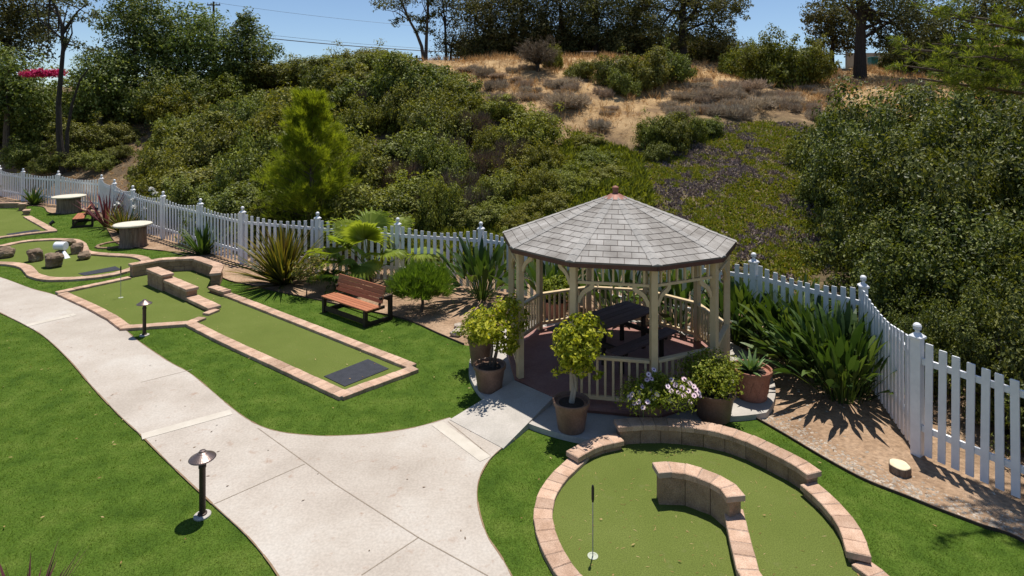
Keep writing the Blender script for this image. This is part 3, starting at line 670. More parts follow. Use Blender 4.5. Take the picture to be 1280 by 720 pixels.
for k in range(NS):
    off = rr.uniform(0, 3)
    for c in range(NC):
        t0, t1 = c/NC, (c+1)/NC
        a0, a1 = rp_(k, t0, lip), rp_(k+1, t0, lip); b0, b1 = rp_(k, t1, .002), rp_(k+1, t1, .002)
        w0 = (a1-a0).length; w1 = (b1-b0).length; v0 = (c+.02)*.2+100*k*.2; v1 = (c+.98)*.2+100*k*.2
        b.quad(a0, a1, b1, b0, uv=[(off-w0/2, v0), (off+w0/2, v0), (off+w1/2, v1), (off-w1/2, v1)])
        if c: d0, d1 = rp_(k, t0, .002), rp_(k+1, t0, .002)
        else: d0, d1 = rp_(k, t0, -.02), rp_(k+1, t0, -.02)
        b.quad(d0, d1, a1, a0, uv=[(.005, .001)]*4)
    b.quad(rp_(k, 0, -.02), rp_(k, 1, -.05), rp_(k+1, 1, -.05), rp_(k+1, 0, -.02), uv=[(.1, .1)]*4)
roof = b.build('roof', M['shingle'], GZ, world=True)
b = MB()
for k in range(NS):
    n = 13
    for j in range(n):
        t0, t1 = j/n, (j+1)/n*.985+.01
        p, q = rp_(k, t0, .030), rp_(k, min(t1, .97), .022); a = rot+k*2*math.pi/NS; sd = Vector((-math.sin(a), math.cos(a), 0))
        wd = .085*(1 if j < 10 else 1-.18*(j-9)); dn = Vector((0, 0, -.022))
        b.add([p-sd*wd+dn, p, p+sd*wd+dn, q+sd*wd+dn*.9, q, q-sd*wd+dn*.9, p-sd*wd+dn*1.4, p+sd*wd+dn*1.4], [(0, 1, 4, 5), (1, 2, 3, 4), (6, 7, 2, 1, 0)])
b.build('ridge_cap', M['ridge'], roof)
b = MB()
for k in range(NS): b.beam(gp(RE-.012, k, ZE-.045), gp(RE-.012, k+1, ZE-.045), .02, .085)
b.build('fascia', M['drip'], roof)
b = MB(); b.lathe([(.24, ZT-.055), (.235, ZT-.04), (.10, ZT+.035), (.05, ZT+.05)], 20, (GC[0], GC[1], 0)); fn = b.build('roof_flashing', M['copper'], GZ, world=True)
b = MB(); b.lathe([(.055, ZT+.04), (.05, ZT+.12), (.062, ZT+.13), (.066, ZT+.165), (.05, ZT+.185), (.01, ZT+.20)], 12, (GC[0], GC[1], 0)); b.build('finial', M['copper'], fn)

# picnic table inside
t = thing('picnic_table', 'dark weathered picnic table with two attached benches under the gazebo roof', 'picnic table', (2.03, 11.93, ZF), R(40.5))
b = MB()
for j in range(5): b.box((0, -.32+.16*j, .735), (1.9, .152, .04), ch=.006)
b.build('tabletop', M['tablewood'], t)
for s in (-1, 1):
    b = MB()
    for j in range(2): b.box((0, s*(.70+.15*j), .445), (1.9, .142, .04), ch=.006)
    b.build('seat', M['tablewood'], t)
for s in (-1, 1):
    b = MB(); b.beam((s*.62, -.88, .40), (s*.62, .88, .40), .05, .09); b.beam((s*.62, -.36, .69), (s*.62, .36, .69), .05, .08); b.build('crossbar', M['darkwood'], t)
    for q in (-1, 1):
        b = MB(); b.beam((s*.62+.04, q*.28, .69), (s*.62+.04, q*.28, .0), .09, .05); b.build('leg', M['darkwood'], t)
        b = MB(); b.beam((s*.62-.04, q*.78, .40), (s*.62-.04, q*.78, .0), .09, .05); b.build('leg', M['darkwood'], t)

# ------------------------------------------------------------------ benches
def make_bench(label, loc, rz):
    t = thing('park_bench', label, 'bench', loc, rz, 'slatted benches on the lawn')   # local: x along the seat, y towards the back
    b = MB()
    for j in range(4): b.box((0, .055+.108*j, .395), (1.86, .098, .035), ch=.005)
    b.build('seat', M['benchwood'], t)
    b = MB(); tilt = Matrix.Rotation(R(-78), 3, 'X').transposed()
    for j in range(4):
        z = .515+.100*j; b.box((0, .47+.028*j, z), (1.86, .034, .094), mat=Matrix.Rotation(R(-14), 3, 'X'), ch=.005)
    b.build('backrest', M['benchwood'], t)
    for s in (-1, 1):
        b = MB(); x = s*.84
        b.beam((x, .04, 0), (x, .04, .375), .085, .085); b.build('leg', M['darkwood'], t)
        b = MB(); b.beam((x*1.06, .74, 0), (x*1.06, .74, .62), .085, .085); b.build('leg', M['darkwood'], t)
        b = MB(); b.beam((x, .04, .05), (x*1.06, .74, .05), .045, .09); b.beam((x*.98, .02, .345), (x*1.0, .60, .345), .045, .07); b.beam((x*1.06, .42, .585), (x*1.06, .80, .585), .06, .06)
        b.beam((x*.99, .455, .40), (x*.99, .585, .86), .05, .04); b.build('side_frame', M['darkwood'], t)
    b = MB(); b.beam((-.84, .04, .12), (.84, .04, .12), .04, .11); b.beam((-.86, .74, .5), (.86, .74, .5), .04, .07); b.build('stretcher', M['darkwood'], t)
    return t
b0 = make_bench('reddish slatted bench facing the long putting hole, in front of the fan palm', (-4.14, 14.38, .012), math.atan2(-.63, .78))
dup(b0, (-20.0, 26.9, .012), math.atan2(-.86, .5), 'small-looking slatted bench between the two stump tables, near the fence corner')

# ------------------------------------------------------------------ bollard lamps
def make_lamp(label, loc):
    t = thing('garden_lamp', label, 'garden lamp', loc, 0, 'mushroom path lamps')
    b = MB(); b.lathe([(.10, -.02), (.10, .016), (.092, .022), (.05, .024)], 24); b.build('base', M['slab'], t)
    b = MB(); b.lathe([(.055, .026), (.055, .04), (.038, .045), (.038, .60), (.045, .605), (.045, .63), (.038, .64), (.028, .70)], 18); b.build('post', M['lampbody'], t)
    b = MB(); b.lathe([(.028, .68), (.05, .70), (.05, .725), (.035, .735)], 16); b.build('lamp_head', M['lampbody'], t)
    b = MB(); b.lathe([(.152, .715), (.158, .722), (.150, .732), (.06, .785), (.058, .79), (.04, .80), (.036, .815), (.004, .822)], 32, cap=False); b.lathe([(.152, .715), (.06, .755), (.003, .758)], 32, cap=False)
    b.build('lamp_shade', M['lampmetal'], t, smooth=False)
    return t
l0 = make_lamp('bronze mushroom lamp on the open lawn edge, nearest the camera', (*G2(253, 646), .012))
dup(l0, (*G2(180.5, 420), .012), None, 'bronze mushroom lamp at the corner of the long putting hole')

# ------------------------------------------------------------------ stump tables
def make_stump(label, loc, rz, s):
    t = thing('stump_table', label, 'table', loc, rz, 'stump tables by the fence')
    b = MB(); sq = lambda a: 1+.05*math.sin(3*a+1)+.035*math.sin(7*a)+.02*math.sin(13*a+2)
    b.lathe([(.50, 0), (.455, .06), (.435, .25), (.43, .55), (.445, .80)], 40, squash=sq); b.build('trunk_base', M['stump'], t, smooth=True)
    b = MB(); sq2 = lambda a: 1+.015*math.sin(2*a+1)+.012*math.sin(5*a)
    b.lathe([(.60, .80), (.635, .815), (.64, .86), (.615, .88), (.005, .882)], 44, squash=sq2); b.build('tabletop', M['stumptop'], t)
    return t
s0 = make_stump('nearer stump table with a pale round top, its trunk base in the soil bed', (-14.55, 22.55, 0), .3, 1)
dup(s0, (-22.9, 30.4, 0), 1.4, 'farther stump table with a pale round top behind the small bench', (1.2, 1.12, 1.0))
# ring of stones near the stump
x, y = G2(143.5, 307)
b = MB()
for k in range(14):
    a = 2*math.pi*k/14; b.box((x+.52*math.cos(a), y+.62*math.sin(a), .03), (.10, .26, .10), rz=a+.1, ch=.02)
o = b.build('tree_ring', M['block']); tag(o, 'small ring of edging stones round bare soil beside the nearer stump table', 'tree ring')
# cut log slice, small spotlight, stones
x, y = G2(1124.5, 590)
t = thing('cut_log', 'short pale cut log lying on the soil by the right fence', 'log', (x, y, 0), .5)
b = MB(); sq = lambda a: 1+.06*math.sin(2*a)+.04*math.sin(5*a+1)
b.lathe([(.135, -.01), (.142, .05), (.138, .105)], 26, squash=sq); b.build('bark', M['stump'], t)
b = MB(); b.lathe([(.132, .104), (.125, .112), (.002, .113)], 26, squash=sq, cap=False); b.build('cut_face', M['cutwood'], t)
x, y = G2(64, 284)
t = thing('garden_spotlight', 'small black garden spotlight on the grass near the far putting hole', 'spotlight', (x, y, .012))
b = MB(); b.tube([(0, 0, 0), (0, 0, .12)], .02, 8); b.build('stake', M['black'], t)
b = MB(); b.tube([(-.04, -.05, .12), (.06, .08, .24)], [.06, .085], 12); b.build('lamp_head', M['black'], t)
for k, (px, py, s, lb) in enumerate([(573, 410, .13, 'pale round stone on the soil, the farther of two left of the gazebo'), (571.5, 418.5, .16, 'pale flat stone on the soil, the nearer of two left of the gazebo')]):
    x, y = G2(px, py); o = rock('stone', x, y, s, s*.8, s*.9, lb, 77+k, 'pale stones left of the gazebo'); o.location.z = 0; o.data.materials[0] = M['pebble']
# ------------------------------------------------------------------ foliage generators (numpy)
def unit(v): return v / np.maximum(np.linalg.norm(v, axis=-1, keepdims=True), 1e-9)
def leaf_quads(P, Nrm, L, W, rng, T=None, fold=.18):
    n = len(P); Nrm = unit(Nrm)
    if T is None: T = rng.normal(size=(n, 3))
    T = unit(T - Nrm*np.sum(T*Nrm, 1, keepdims=True)); B = np.cross(Nrm, T)
    L = np.broadcast_to(np.asarray(L, float).reshape(-1, 1), (n, 1)); W = np.broadcast_to(np.asarray(W, float).reshape(-1, 1), (n, 1))
    V = np.stack([P-T*L*.5, P+B*W*.5+Nrm*W*fold-T*L*.08, P+T*L*.5, P-B*W*.5+Nrm*W*fold-T*L*.08], 1).reshape(-1, 3)
    F = np.arange(n*4).reshape(-1, 4); return V, F
def crown(lobes, n, leaf, rng, clumps=40, sig=.20, aspect=.55, up=.55, low=-.45, inner=.2, rough=.16, ground=None):
    """leaf clumps set over (and some inside) a few ellipsoids: uneven outline, gaps between clumps"""
    lobes = np.array(lobes, float); w = (lobes[:, 3]*lobes[:, 4]+lobes[:, 4]*lobes[:, 5]+lobes[:, 3]*lobes[:, 5]); w = w/w.sum()
    out = [];  nor = []
    for lb, ww in zip(lobes, w):
        K = max(5, int(clumps*ww*len(lobes)/max(1, len(lobes)**.5))); m = int(n*ww)
        d = unit(rng.normal(size=(K*3, 3))); d = d[d[:, 2] > low][:K]; K = len(d)
        rad = 1+rng.normal(size=(K, 1))*rough
        cc = lb[:3]+d*rad*lb[3:6]
        k = rng.integers(0, K, m); mr = lb[3:6].mean()
        g = rng.normal(size=(m, 3)); g = g/np.maximum(1, np.linalg.norm(g, axis=1, keepdims=True)/1.9)
        p = cc[k]+g*sig*mr*np.array([1, 1, .75]); nn = d[k]*.6+unit(g)*.5+np.array([0, 0, up])+rng.normal(size=(m, 3))*.6
        ins = rng.random(m) < inner
        q = lb[:3]+unit(rng.normal(size=(m, 3)))*(rng.random((m, 1))**.5*.85)*lb[3:6]; p[ins] = q[ins]
        out.append(p); nor.append(nn)
    P = np.concatenate(out); Nn = np.concatenate(nor)
    if ground is not None:
        ok = P[:, 2] > ground; P = P[ok]; Nn = Nn[ok]
    s = leaf*rng.uniform(.65, 1.35, len(P))
    return leaf_quads(P, Nn, s, s*aspect, rng)
def tufts(Cn, D, per, L, W, spread, rng):
    """bunches of needles: each tuft sprays around its direction"""
    n = len(Cn); Cc = np.repeat(Cn, per, 0); Dd = np.repeat(unit(D), per, 0)
    d = unit(Dd+rng.normal(size=(n*per, 3))*spread); l = L*rng.uniform(.6, 1.3, (n*per, 1))
    nrm = unit(np.cross(d, rng.normal(size=(n*per, 3))))
    return leaf_quads(Cc+d*l*.5, nrm, l[:, 0], W, rng, T=d, fold=.05)
def merge(parts):
    V = []; F = []; o = 0
    for v, f in parts: V.append(v); F.append(f+o); o += len(v)
    return np.concatenate(V), np.concatenate(F)
def blades(base, az, elev, L, W, droop, rng, seg=5, twist=.2, wprof=(.55, .9, 1., .85, .55, .06)):
    """strap leaves: arching strips, vectorised; one V-less strip per blade"""
    n = len(az); t = np.linspace(0, 1, seg+1); wp = np.interp(t, np.linspace(0, 1, len(wprof)), wprof)
    P = np.zeros((n, seg+1, 3)); p = base.copy(); P[:, 0] = p; e = elev.copy()
    for k in range(seg):
        d = np.c_[np.cos(e)*np.cos(az), np.cos(e)*np.sin(az), np.sin(e)]; p = p+d*(L/seg)[:, None]; P[:, k+1] = p; e = e-droop/seg*(.4+1.2*k/seg)
    sd = np.c_[-np.sin(az), np.cos(az), rng.normal(size=n)*twist]; sd = unit(sd)
    A = P-sd[:, None]*(W[:, None]*wp[None])[..., None]*.5; Bq = P+sd[:, None]*(W[:, None]*wp[None])[..., None]*.5
    V = np.stack([A, Bq], 2).reshape(-1, 3); st = (seg+1)*2
    i = np.arange(n)[:, None]*st+np.arange(seg)[None]*2; i = i.ravel()
    return V, np.c_[i, i+1, i+3, i+2]
def put(name, vf, mat, parent=None, world=False):
    return link(name, np_mesh(name, *vf), mat, parent, world)

# ---- pots
def pot(parent, r, h, mat, name='pot', rib=False):
    b = MB(); b.lathe([(r*.70, 0), (r*.74, .01), (r*.92, h*.80), (r*.93, h*.83), (r*1.0, h*.845), (r*1.02, h*.90), (r*1.02, h*.985), (r*.985, h), (r*.93, h*.985), (r*.90, h*.88)], 36)
    if rib:
        n = 12
        for k in range(n):
            a0 = 2*math.pi*k/n; a1 = 2*math.pi*(k+.5)/n; a2 = 2*math.pi*(k+1)/n
            q = lambda a, f: (r*(.735+.185*f)*math.cos(a)*1.008, r*(.735+.185*f)*math.sin(a)*1.008, h*(.02+.78*f))
            b.tube([q(a0, .25), q(a1, .85)], .008, 5); b.tube([q(a1, .85), q(a2, .25)], .008, 5)
    o = b.build(name, mat, parent); smooth_by_angle(o, 35)
    b = MB(); b.lathe([(r*.905, h*.87), (r*.5, h*.89), (.004, h*.895)], 24, cap=False); b.build('soil', M['potsoil'], parent); return o
def potted(label, x, y, r, h, mat, cat='potted plant', rib=False):
    t = thing('potted_plant', label, cat, (x, y, .10), group='potted plants round the gazebo'); pot(t, r, h, mat, rib=rib); return t
rg = np.random.default_rng(21)
# standard ficus right of the ramp
t = potted('leaning potted ficus tree with yellow-green crown in a brown pot, right of the ramp', .93, 9.22, .285, .46, M['potbrown'])
b = MB(); b.tube([(.0, 0, .40), (.03, .02, .60), (.0, .04, .85), (.06, .06, 1.1)], [.042, .035, .03, .022], 8); b.tube([(.02, -.02, .40), (.07, .0, .65), (.05, .05, .95)], [.025, .022, .016], 7); b.build('trunk', M['barkpale'], t)
put('foliage', crown([(.10, .02, 1.28, .27, .27, .28), (.27, .12, 1.50, .24, .26, .22), (-.02, -.04, 1.02, .23, .22, .20), (.18, .05, .92, .18, .18, .15), (-.05, 0, 1.45, .2, .2, .16), (.42, .05, .84, .07, .07, .06)], 3000, .075, rg, 44, .22, .6, low=-.7, inner=.2, rough=.26), M['ficus'], t)
t = potted('potted ficus with spreading yellow-green crown in a brown pot, left of the ramp', -.40, 10.56, .29, .45, M['potbrown'])
b = MB(); b.tube([(.05, 0, .38), (.12, .02, .65), (.16, .04, .95)], [.035, .03, .02], 8); b.tube([(.0, 0, .38), (.05, .03, .7), (.04, .0, 1.0)], [.022, .02, .014], 7); b.build('trunk', M['bark'], t)
put('foliage', crown([(.06, 0, 1.18, .36, .34, .32), (.34, .10, 1.30, .28, .28, .26), (-.16, .0, 1.0, .25, .25, .22), (.22, .0, .84, .26, .24, .18)], 3000, .075, rg, 46, .22, .6, low=-.7, inner=.2, rough=.28), M['ficus'], t)
t = potted('brown pot with low spilling greenery, behind the potted ficus left of the ramp', -.62, 11.6, .25, .52, M['potbrown'])
put('foliage', crown([(-.02, -.08, .66, .33, .3, .22), (-.1, .05, .74, .22, .22, .2)], 1500, .062, rg, 40, .26, .6, low=-.6), M['potbush'], t)
# daisies
t = potted('pot of pink and white daisies behind the wall of the round hole', 2.2, 9.36, .22, .40, M['potbrown'], 'flower pot')
lob = [(-.16, -.22, .50, .34, .26, .2), (.18, -.22, .54, .34, .26, .22), (.46, -.18, .60, .2, .2, .16), (-.02, -.15, .70, .22, .2, .16), (.0, -.05, .45, .3, .22, .14)]
put('foliage', crown(lob, 4600, .05, rg, 70, .24, .45, low=-.35), M['potbush'], t)
FP = np.array([(-.40, -.10, .62), (-.33, -.16, .56), (-.27, -.2, .60), (-.2, -.22, .52), (-.12, -.2, .6), (-.18, -.05, .78), (-.05, .02, .94), (-.01, .0, .88), (-.08, .0, .86), (.05, .06, 1.0), (.33, .0, .86), (.38, -.05, .80), (.30, -.08, .72), (.42, -.06, .68), (.55, .02, .86), (.64, .0, .80), (.70, -.02, .76), (.73, -.05, .72), (.78, -.02, .66), (.60, -.12, .56), (.48, -.1, .78), (.80, .0, .60), (-.36, -.12, .68), (.24, -.1, .8)])
FP = np.concatenate([FP, np.c_[rg.uniform(-.36, .66, 10), rg.uniform(-.2, .0, 10), rg.uniform(.56, .76, 10)]]); FP = FP*np.array([.92, 1, .94])+np.array([-.03, -.24, .0])
ff = []
for p in FP:
    nrm = np.array([rg.normal()*.3, -.55+rg.normal()*.2, .75]); nrm /= np.linalg.norm(nrm)
    k = 11; u = np.cross(nrm, [1, .2, 0]); u /= np.linalg.norm(u); v = np.cross(nrm, u); a = np.linspace(0, 2*np.pi, k, endpoint=False)
    T = np.cos(a)[:, None]*u+np.sin(a)[:, None]*v; ff.append((p, nrm, T))
    V = [p-nrm*.001]; 
    for j in range(2*k):
        q = a[0]+j*np.pi/k; rr_ = .048 if j % 2 == 0 else .030; V.append(p+(np.cos(q)*u+np.sin(q)*v)*rr_+nrm*(.004 if j % 2 == 0 else 0))
    b = MB(); b.add(V, [(0, 1+j, 1+(j+1) % (2*k)) for j in range(2*k)]); b.cur = 1; ball(b, tuple(p+nrm*.004), .013, 6); b.cur = 2; b.tube([(p[0]*.9, p[1]*.8, p[2]-.2), tuple(p-nrm*.002)], .004, 4)
    b.build('flower', [M['petal'], M['daisyeye'], M['agave']], t)
t = potted('large brown pot with a clipped round bush, beside the aloe pot', 3.28, 9.56, .34, .46, M['potbrown'])
put('foliage', crown([(-.10, 0, .62, .42, .40, .34), (.05, .05, .70, .33, .33, .28)], 4200, .05, rg, 110, .17, .6, low=-.4), M['potbush'], t)
t = potted('terracotta pot with a lattice pattern holding a green aloe, right of the gazebo', 4.18, 10.26, .335, .52, M['terracotta'], rib=True)
n = 44; az = rg.uniform(0, 6.28, n); el = rg.uniform(.35, 1.45, n)
put('foliage', blades(np.tile([0, 0, .44], (n, 1))+np.c_[np.cos(az), np.sin(az), az*0]*.04, az, el, rg.uniform(.28, .42, n), np.full(n, .075), rg.uniform(.2, .7, n), rg, 5, .1, (.8, 1, .9, .7, .4, .05)), M['agave'], t)
t = potted('terracotta tub with bright bushy greenery, behind the gazebo railing', 1.05, 14.35, .34, .42, M['terracotta'])
put('foliage', crown([(0, 0, .60, .36, .36, .26), (.1, 0, .75, .22, .22, .2)], 2200, .07, rg, 60, .22, .5), M['potbush'], t)
x, y = G2(644, 382); 

# ---- plants in the soil bed
def plant(name, label, cat, x, y, group=None): return thing(name, label, cat, (x, y, 0), group=group)
def strel_clump(t, n, h, sp, rng, mat='strel', stem=True, wl=.16):
    az = rng.uniform(0, 6.28, n); el = rng.uniform(.55, 1.5, n); rad = rng.uniform(0, sp*.35, n)
    base = np.c_[np.cos(az)*rad, np.sin(az)*rad, np.zeros(n)]; L1 = h*rng.uniform(.45, .85, n)
    d = np.c_[np.cos(el)*np.cos(az), np.cos(el)*np.sin(az), np.sin(el)]; tip = base+d*L1[:, None]
    st = blades(base, az, el, L1, np.full(n, .028), np.full(n, .05), rng, 2, .3, (1, .8, .6))
    lf = blades(tip-d*.02, az+rng.normal(size=n)*.2, el-.05+rng.normal(size=n)*.12, h*rng.uniform(.34, .58, n), wl*rng.uniform(.8, 1.2, n), rng.uniform(.2, .95, n), rng, 5, .7, (.25, .85, 1.0, .85, .5, .05))
    put('leaves', lf, M[mat], t); put('stalks', st, M[mat], t)
def strap_clump(t, n, h, w, rng, mat, emin=.35, emax=1.5, droop=.5):
    az = rng.uniform(0, 6.28, n); el = emin+(emax-emin)*rng.random(n)**.7; r = rng.uniform(0, .14, n)
    put('blades', blades(np.c_[np.cos(az)*r, np.sin(az)*r, np.zeros(n)], az, el, h*rng.uniform(.65, 1.15, n), w*rng.uniform(.7, 1.2, n), rng.uniform(.05, droop, n), rng, 5, .5, (.6, .9, 1., .8, .5, .04)), M[mat], t)
GB = 'leafy clumps in the soil bed'
x, y = G2(352, 357); t = plant('flax_plant', 'large bronze and yellow flax clump by the fence, left of the fan palm', 'flax', x, y+.15, GB); strap_clump(t, 330, 1.72, .075, rg, 'flax', .2, 1.5, .6)
x, y = G2(253, 318); t = plant('agapanthus', 'dark green spiky clump against the fence, between the nearer stump table and the flax', 'plant', x, y, GB); strap_clump(t, 90, 1.25, .10, rg, 'strel', .2, 1.5, .5)
x, y = G2(602, 373); t = plant('bird_of_paradise', 'dark bird of paradise clump left of the gazebo with spiky shadow on bare soil', 'plant', x, y, GB); strel_clump(t, 110, 1.35, .9, rg)
for k, (px, py, n, h, s, lb) in enumerate([
    (1052, 492, 190, 1.22, 1.3, 'biggest bird of paradise clump, in front of the corner fence post, casting a ragged shadow'),
    (1010, 462, 120, 1.2, 1.2, 'bird of paradise clump behind and left of the biggest one, under the fence corner'),
    (975, 440, 110, 1.15, 1.2, 'bird of paradise clump between the aloe pot and the fence'),
    (935, 425, 90, 1.15, 1.1, 'bird of paradise clump just right of the gazebo posts, against the fence'),
    (1005, 425, 90, 1.15, 1.1, 'bird of paradise clump hard against the pickets, second from the corner post')]):
    x, y = G2(px, py); t = plant('bird_of_paradise', lb, 'plant', x, y, GB); strel_clump(t, int(n*1.4), h, s, rg, wl=.115)
for k, (x, y, lb) in enumerate([(1.0, 15.2, 'bird of paradise clump seen through the left side of the gazebo'), (2.6, 14.7, 'bird of paradise clump seen behind the picnic table'), (3.9, 13.9, 'bird of paradise clump seen through the right side of the gazebo'), (4.9, 12.9, 'bird of paradise clump behind the right-hand gazebo posts')]):
    t = plant('bird_of_paradise', lb, 'plant', x, y, GB); strel_clump(t, 85, 1.25, 1.0, rg)
x, y = G2(42, 256); t = plant('agapanthus', 'low dark clump at the fence behind the far putting hole', 'plant', x, y, GB); strap_clump(t, 60, 1.1, .10, rg, 'strel', .2, 1.4, .6)
x, y = G2(134, 284); t = plant('flax_plant', 'purple spiky flax at the end of the small bench', 'flax', x, y, GB); strap_clump(t, 46, 1.75, .09, rg, 'flaxdark', .5, 1.5, .3)
x, y = G2(147, 294); t = plant('agapanthus', 'leafy clump with white flower heads behind the nearer stump table', 'plant', x, y+.4, GB); strap_clump(t, 130, 1.2, .07, rg, 'flax', .15, 1.4, .8)
x2, y2 = G2(172, 292); 
p = np.array([(-.5, .3, 1.2), (.1, .5, 1.35), (.6, .4, 1.3), (1.0, .5, 1.2), (1.3, .6, 1.05), (.3, .2, 1.1), (.8, .1, 1.0), (1.5, .3, .9), (.9, .7, 1.6), (.7, .8, 1.8)])
put('flower_heads', tufts(np.repeat(p, 3, 0), rg.normal(size=(30, 3))+np.array([0, 0, .6]), 14, .13, .07, .8, rg), M['whitepetal'], t)
b = MB()
for q in p: b.tube([(q[0]*.4, q[1]*.5, 0), (q[0]*.8, q[1]*.8, q[2]*.6), tuple(q)], .012, 5)
b.build('flower_stems', M['agave'], t)
t = plant('agapanthus', 'leafy clump along the fence right behind the nearer stump table', 'plant', x2+.9, y2+.6, GB); strap_clump(t, 90, .95, .07, rg, 'strel', .15, 1.4, .8)
# cordyline tips at the bottom edge
t = plant('cordyline', 'purple-red cordyline with thin spiky leaves on the near lawn', 'plant', -4.75, 5.75, GB); strap_clump(t, 34, .60, .032, rg, 'flaxdark', .45, 1.5, .25)
# slender yellowish shrub
x, y = G2(383, 372); t = plant('young_shrub', 'thin yellow-green shrub on one slim stem, between the flax and the bench', 'shrub', x, y)
b = MB(); b.tube([(0, 0, 0), (.02, 0, .35), (.05, .02, .8)], [.02, .017, .01], 6); b.build('stem', M['bark'], t)
put('foliage', crown([(0, 0, .72, .34, .3, .3), (.18, .1, .95, .22, .22, .2), (-.2, 0, .6, .2, .2, .15)], 800, .09, rg, 40, .3, .35, inner=.3), M['flax'], t)
# fan palms
def fan_palm(t, leaves, rng, trunk_h, mat='palm'):
    pet = MB(); parts = []
    for (az, el, pl, fr, tilt) in leaves:
        fr *= 1.1
        d = np.array([math.cos(el)*math.cos(az), math.cos(el)*math.sin(az), math.sin(el)])
        b0 = np.array([0, 0, trunk_h]); mid = b0+d*pl*.55+np.array([0, 0, .03]); hub = b0+d*pl-np.array([0, 0, .04*pl])
        pet.tube([tuple(b0), tuple(mid), tuple(hub)], [.022, .017, .012], 6)
        side = np.cross(d, [0, 0, 1]); side /= np.linalg.norm(side); nrm = np.cross(side, d)
        ax_ = d*math.cos(tilt)-nrm*math.sin(tilt); nn = np.cross(side, ax_)
        ns = 34; th = np.linspace(-2.15, 2.15, ns)
        D = ax_[None]*np.cos(th)[:, None]+side[None]*np.sin(th)[:, None]
        fold = ((np.arange(ns) % 2)*2-1)*.02
        L = fr*(.8+.2*np.cos(th*.8))*rng.uniform(.92, 1.05, ns); w0 = fr*.07
        Sd = np.cross(D, nn[None]); seg = 4; tt = np.array([0, .35, .62, .85, 1.0]); wp = np.array([.25, 1.0, .85, .42, .05])
        P = hub[None, None]+D[:, None]*(L[:, None]*tt)[..., None]
        P = P + nn[None, None]*(.12*fr*np.sin(tt*1.6))[None, :, None] - np.array([0, 0, 1])[None, None]*(fr*.20*np.maximum(0, tt-.5)**2*4*rng.uniform(.4, 1.4, ns)[:, None])[..., None]
        A = P-Sd[:, None]*(w0*wp)[None, :, None]+nn*.026; Bq = P+Sd[:, None]*(w0*wp)[None, :, None]-nn*.018
        V = np.stack([A, Bq], 2).reshape(-1, 3); st = 10; i = (np.arange(ns)[:, None]*st+np.arange(seg)[None]*2).ravel()
        parts.append((V, np.c_[i, i+1, i+3, i+2]))
    o = pet.build('leaf_stalks', M['agave'], t)
    for q in parts: put('fan_leaf', q, M[mat], t)
x, y = G2(462, 352); t = plant('fan_palm', 'young fan palm with big bright pleated leaves, behind the bench', 'palm', x, y)
b = MB(); b.tube([(0, 0, 0), (0, 0, .35)], [.13, .09], 9); b.build('trunk', M['bark'], t)
fan_palm(t, [(-1.6, 1.15, 1.25, .86, .25), (2.5, .85, 1.45, .84, .3), (3.2, .50, 1.25, .80, .45), (-.10, .40, 1.55, .86, .4), (.7, .95, 1.3, .80, .3), (1.7, 1.1, 1.4, .75, .2), (-.75, .75, 1.0, .70, .7), (-1.7, .45, .85, .72, .8), (-2.5, .5, 1.0, .66, .6), (3.9, .9, 1.1, .7, .3)], rg, .3)
x, y = G2(428, 364); t = plant('fan_palm', 'small dark fan palm low behind the left end of the bench', 'palm', x, y)
fan_palm(t, [(-1.8, .8, .55, .42, .6), (-2.6, .6, .6, .45, .6), (-.9, .6, .6, .45, .7), (2.6, .7, .5, .4, .6), (.6, .9, .5, .4, .5), (-1.4, .3, .6, .4, .8)], rg, .12, 'strel')
# feathery round bush
x, y = G2(527, 389); t = plant('feathery_bush', 'soft round feathery bush on a short trunk, right of the bench', 'shrub', x, y)
b = MB(); b.tube([(0, 0, 0), (.03, 0, .22), (-.01, .02, .5), (0, 0, .9)], [.045, .04, .035, .02], 8)
n = 620; D = unit(rg.normal(size=(n, 3))*np.array([1, 1, .8])+np.array([0, 0, .35])); D[:, 2] = np.abs(D[:, 2])*np.where(rg.random(n) < .25, -.35, 1)
rr_ = rg.uniform(.55, 1, n)[:, None]; rr_ = rr_*(.8+.35*np.sin(3*np.arctan2(D[:, 1:2], D[:, :1])+D[:, 2:]*5)**2); Cn = np.array([0, 0, .62])+D*rr_*np.array([.74, .74, .62])
for k in range(0, n, 14): b.tube([(0, 0, .45), tuple(np.array([0, 0, .6])+D[k]*np.array([.35, .35, .3])), tuple(Cn[k])], [.014, .009, .004], 5)
b.build('trunk', M['bark'], t)
put('foliage', tufts(Cn-np.array([0, 0, .08]), D*.6+np.array([0, 0, .9]), 20, .25, .013, .4, rg), M['feather'], t)
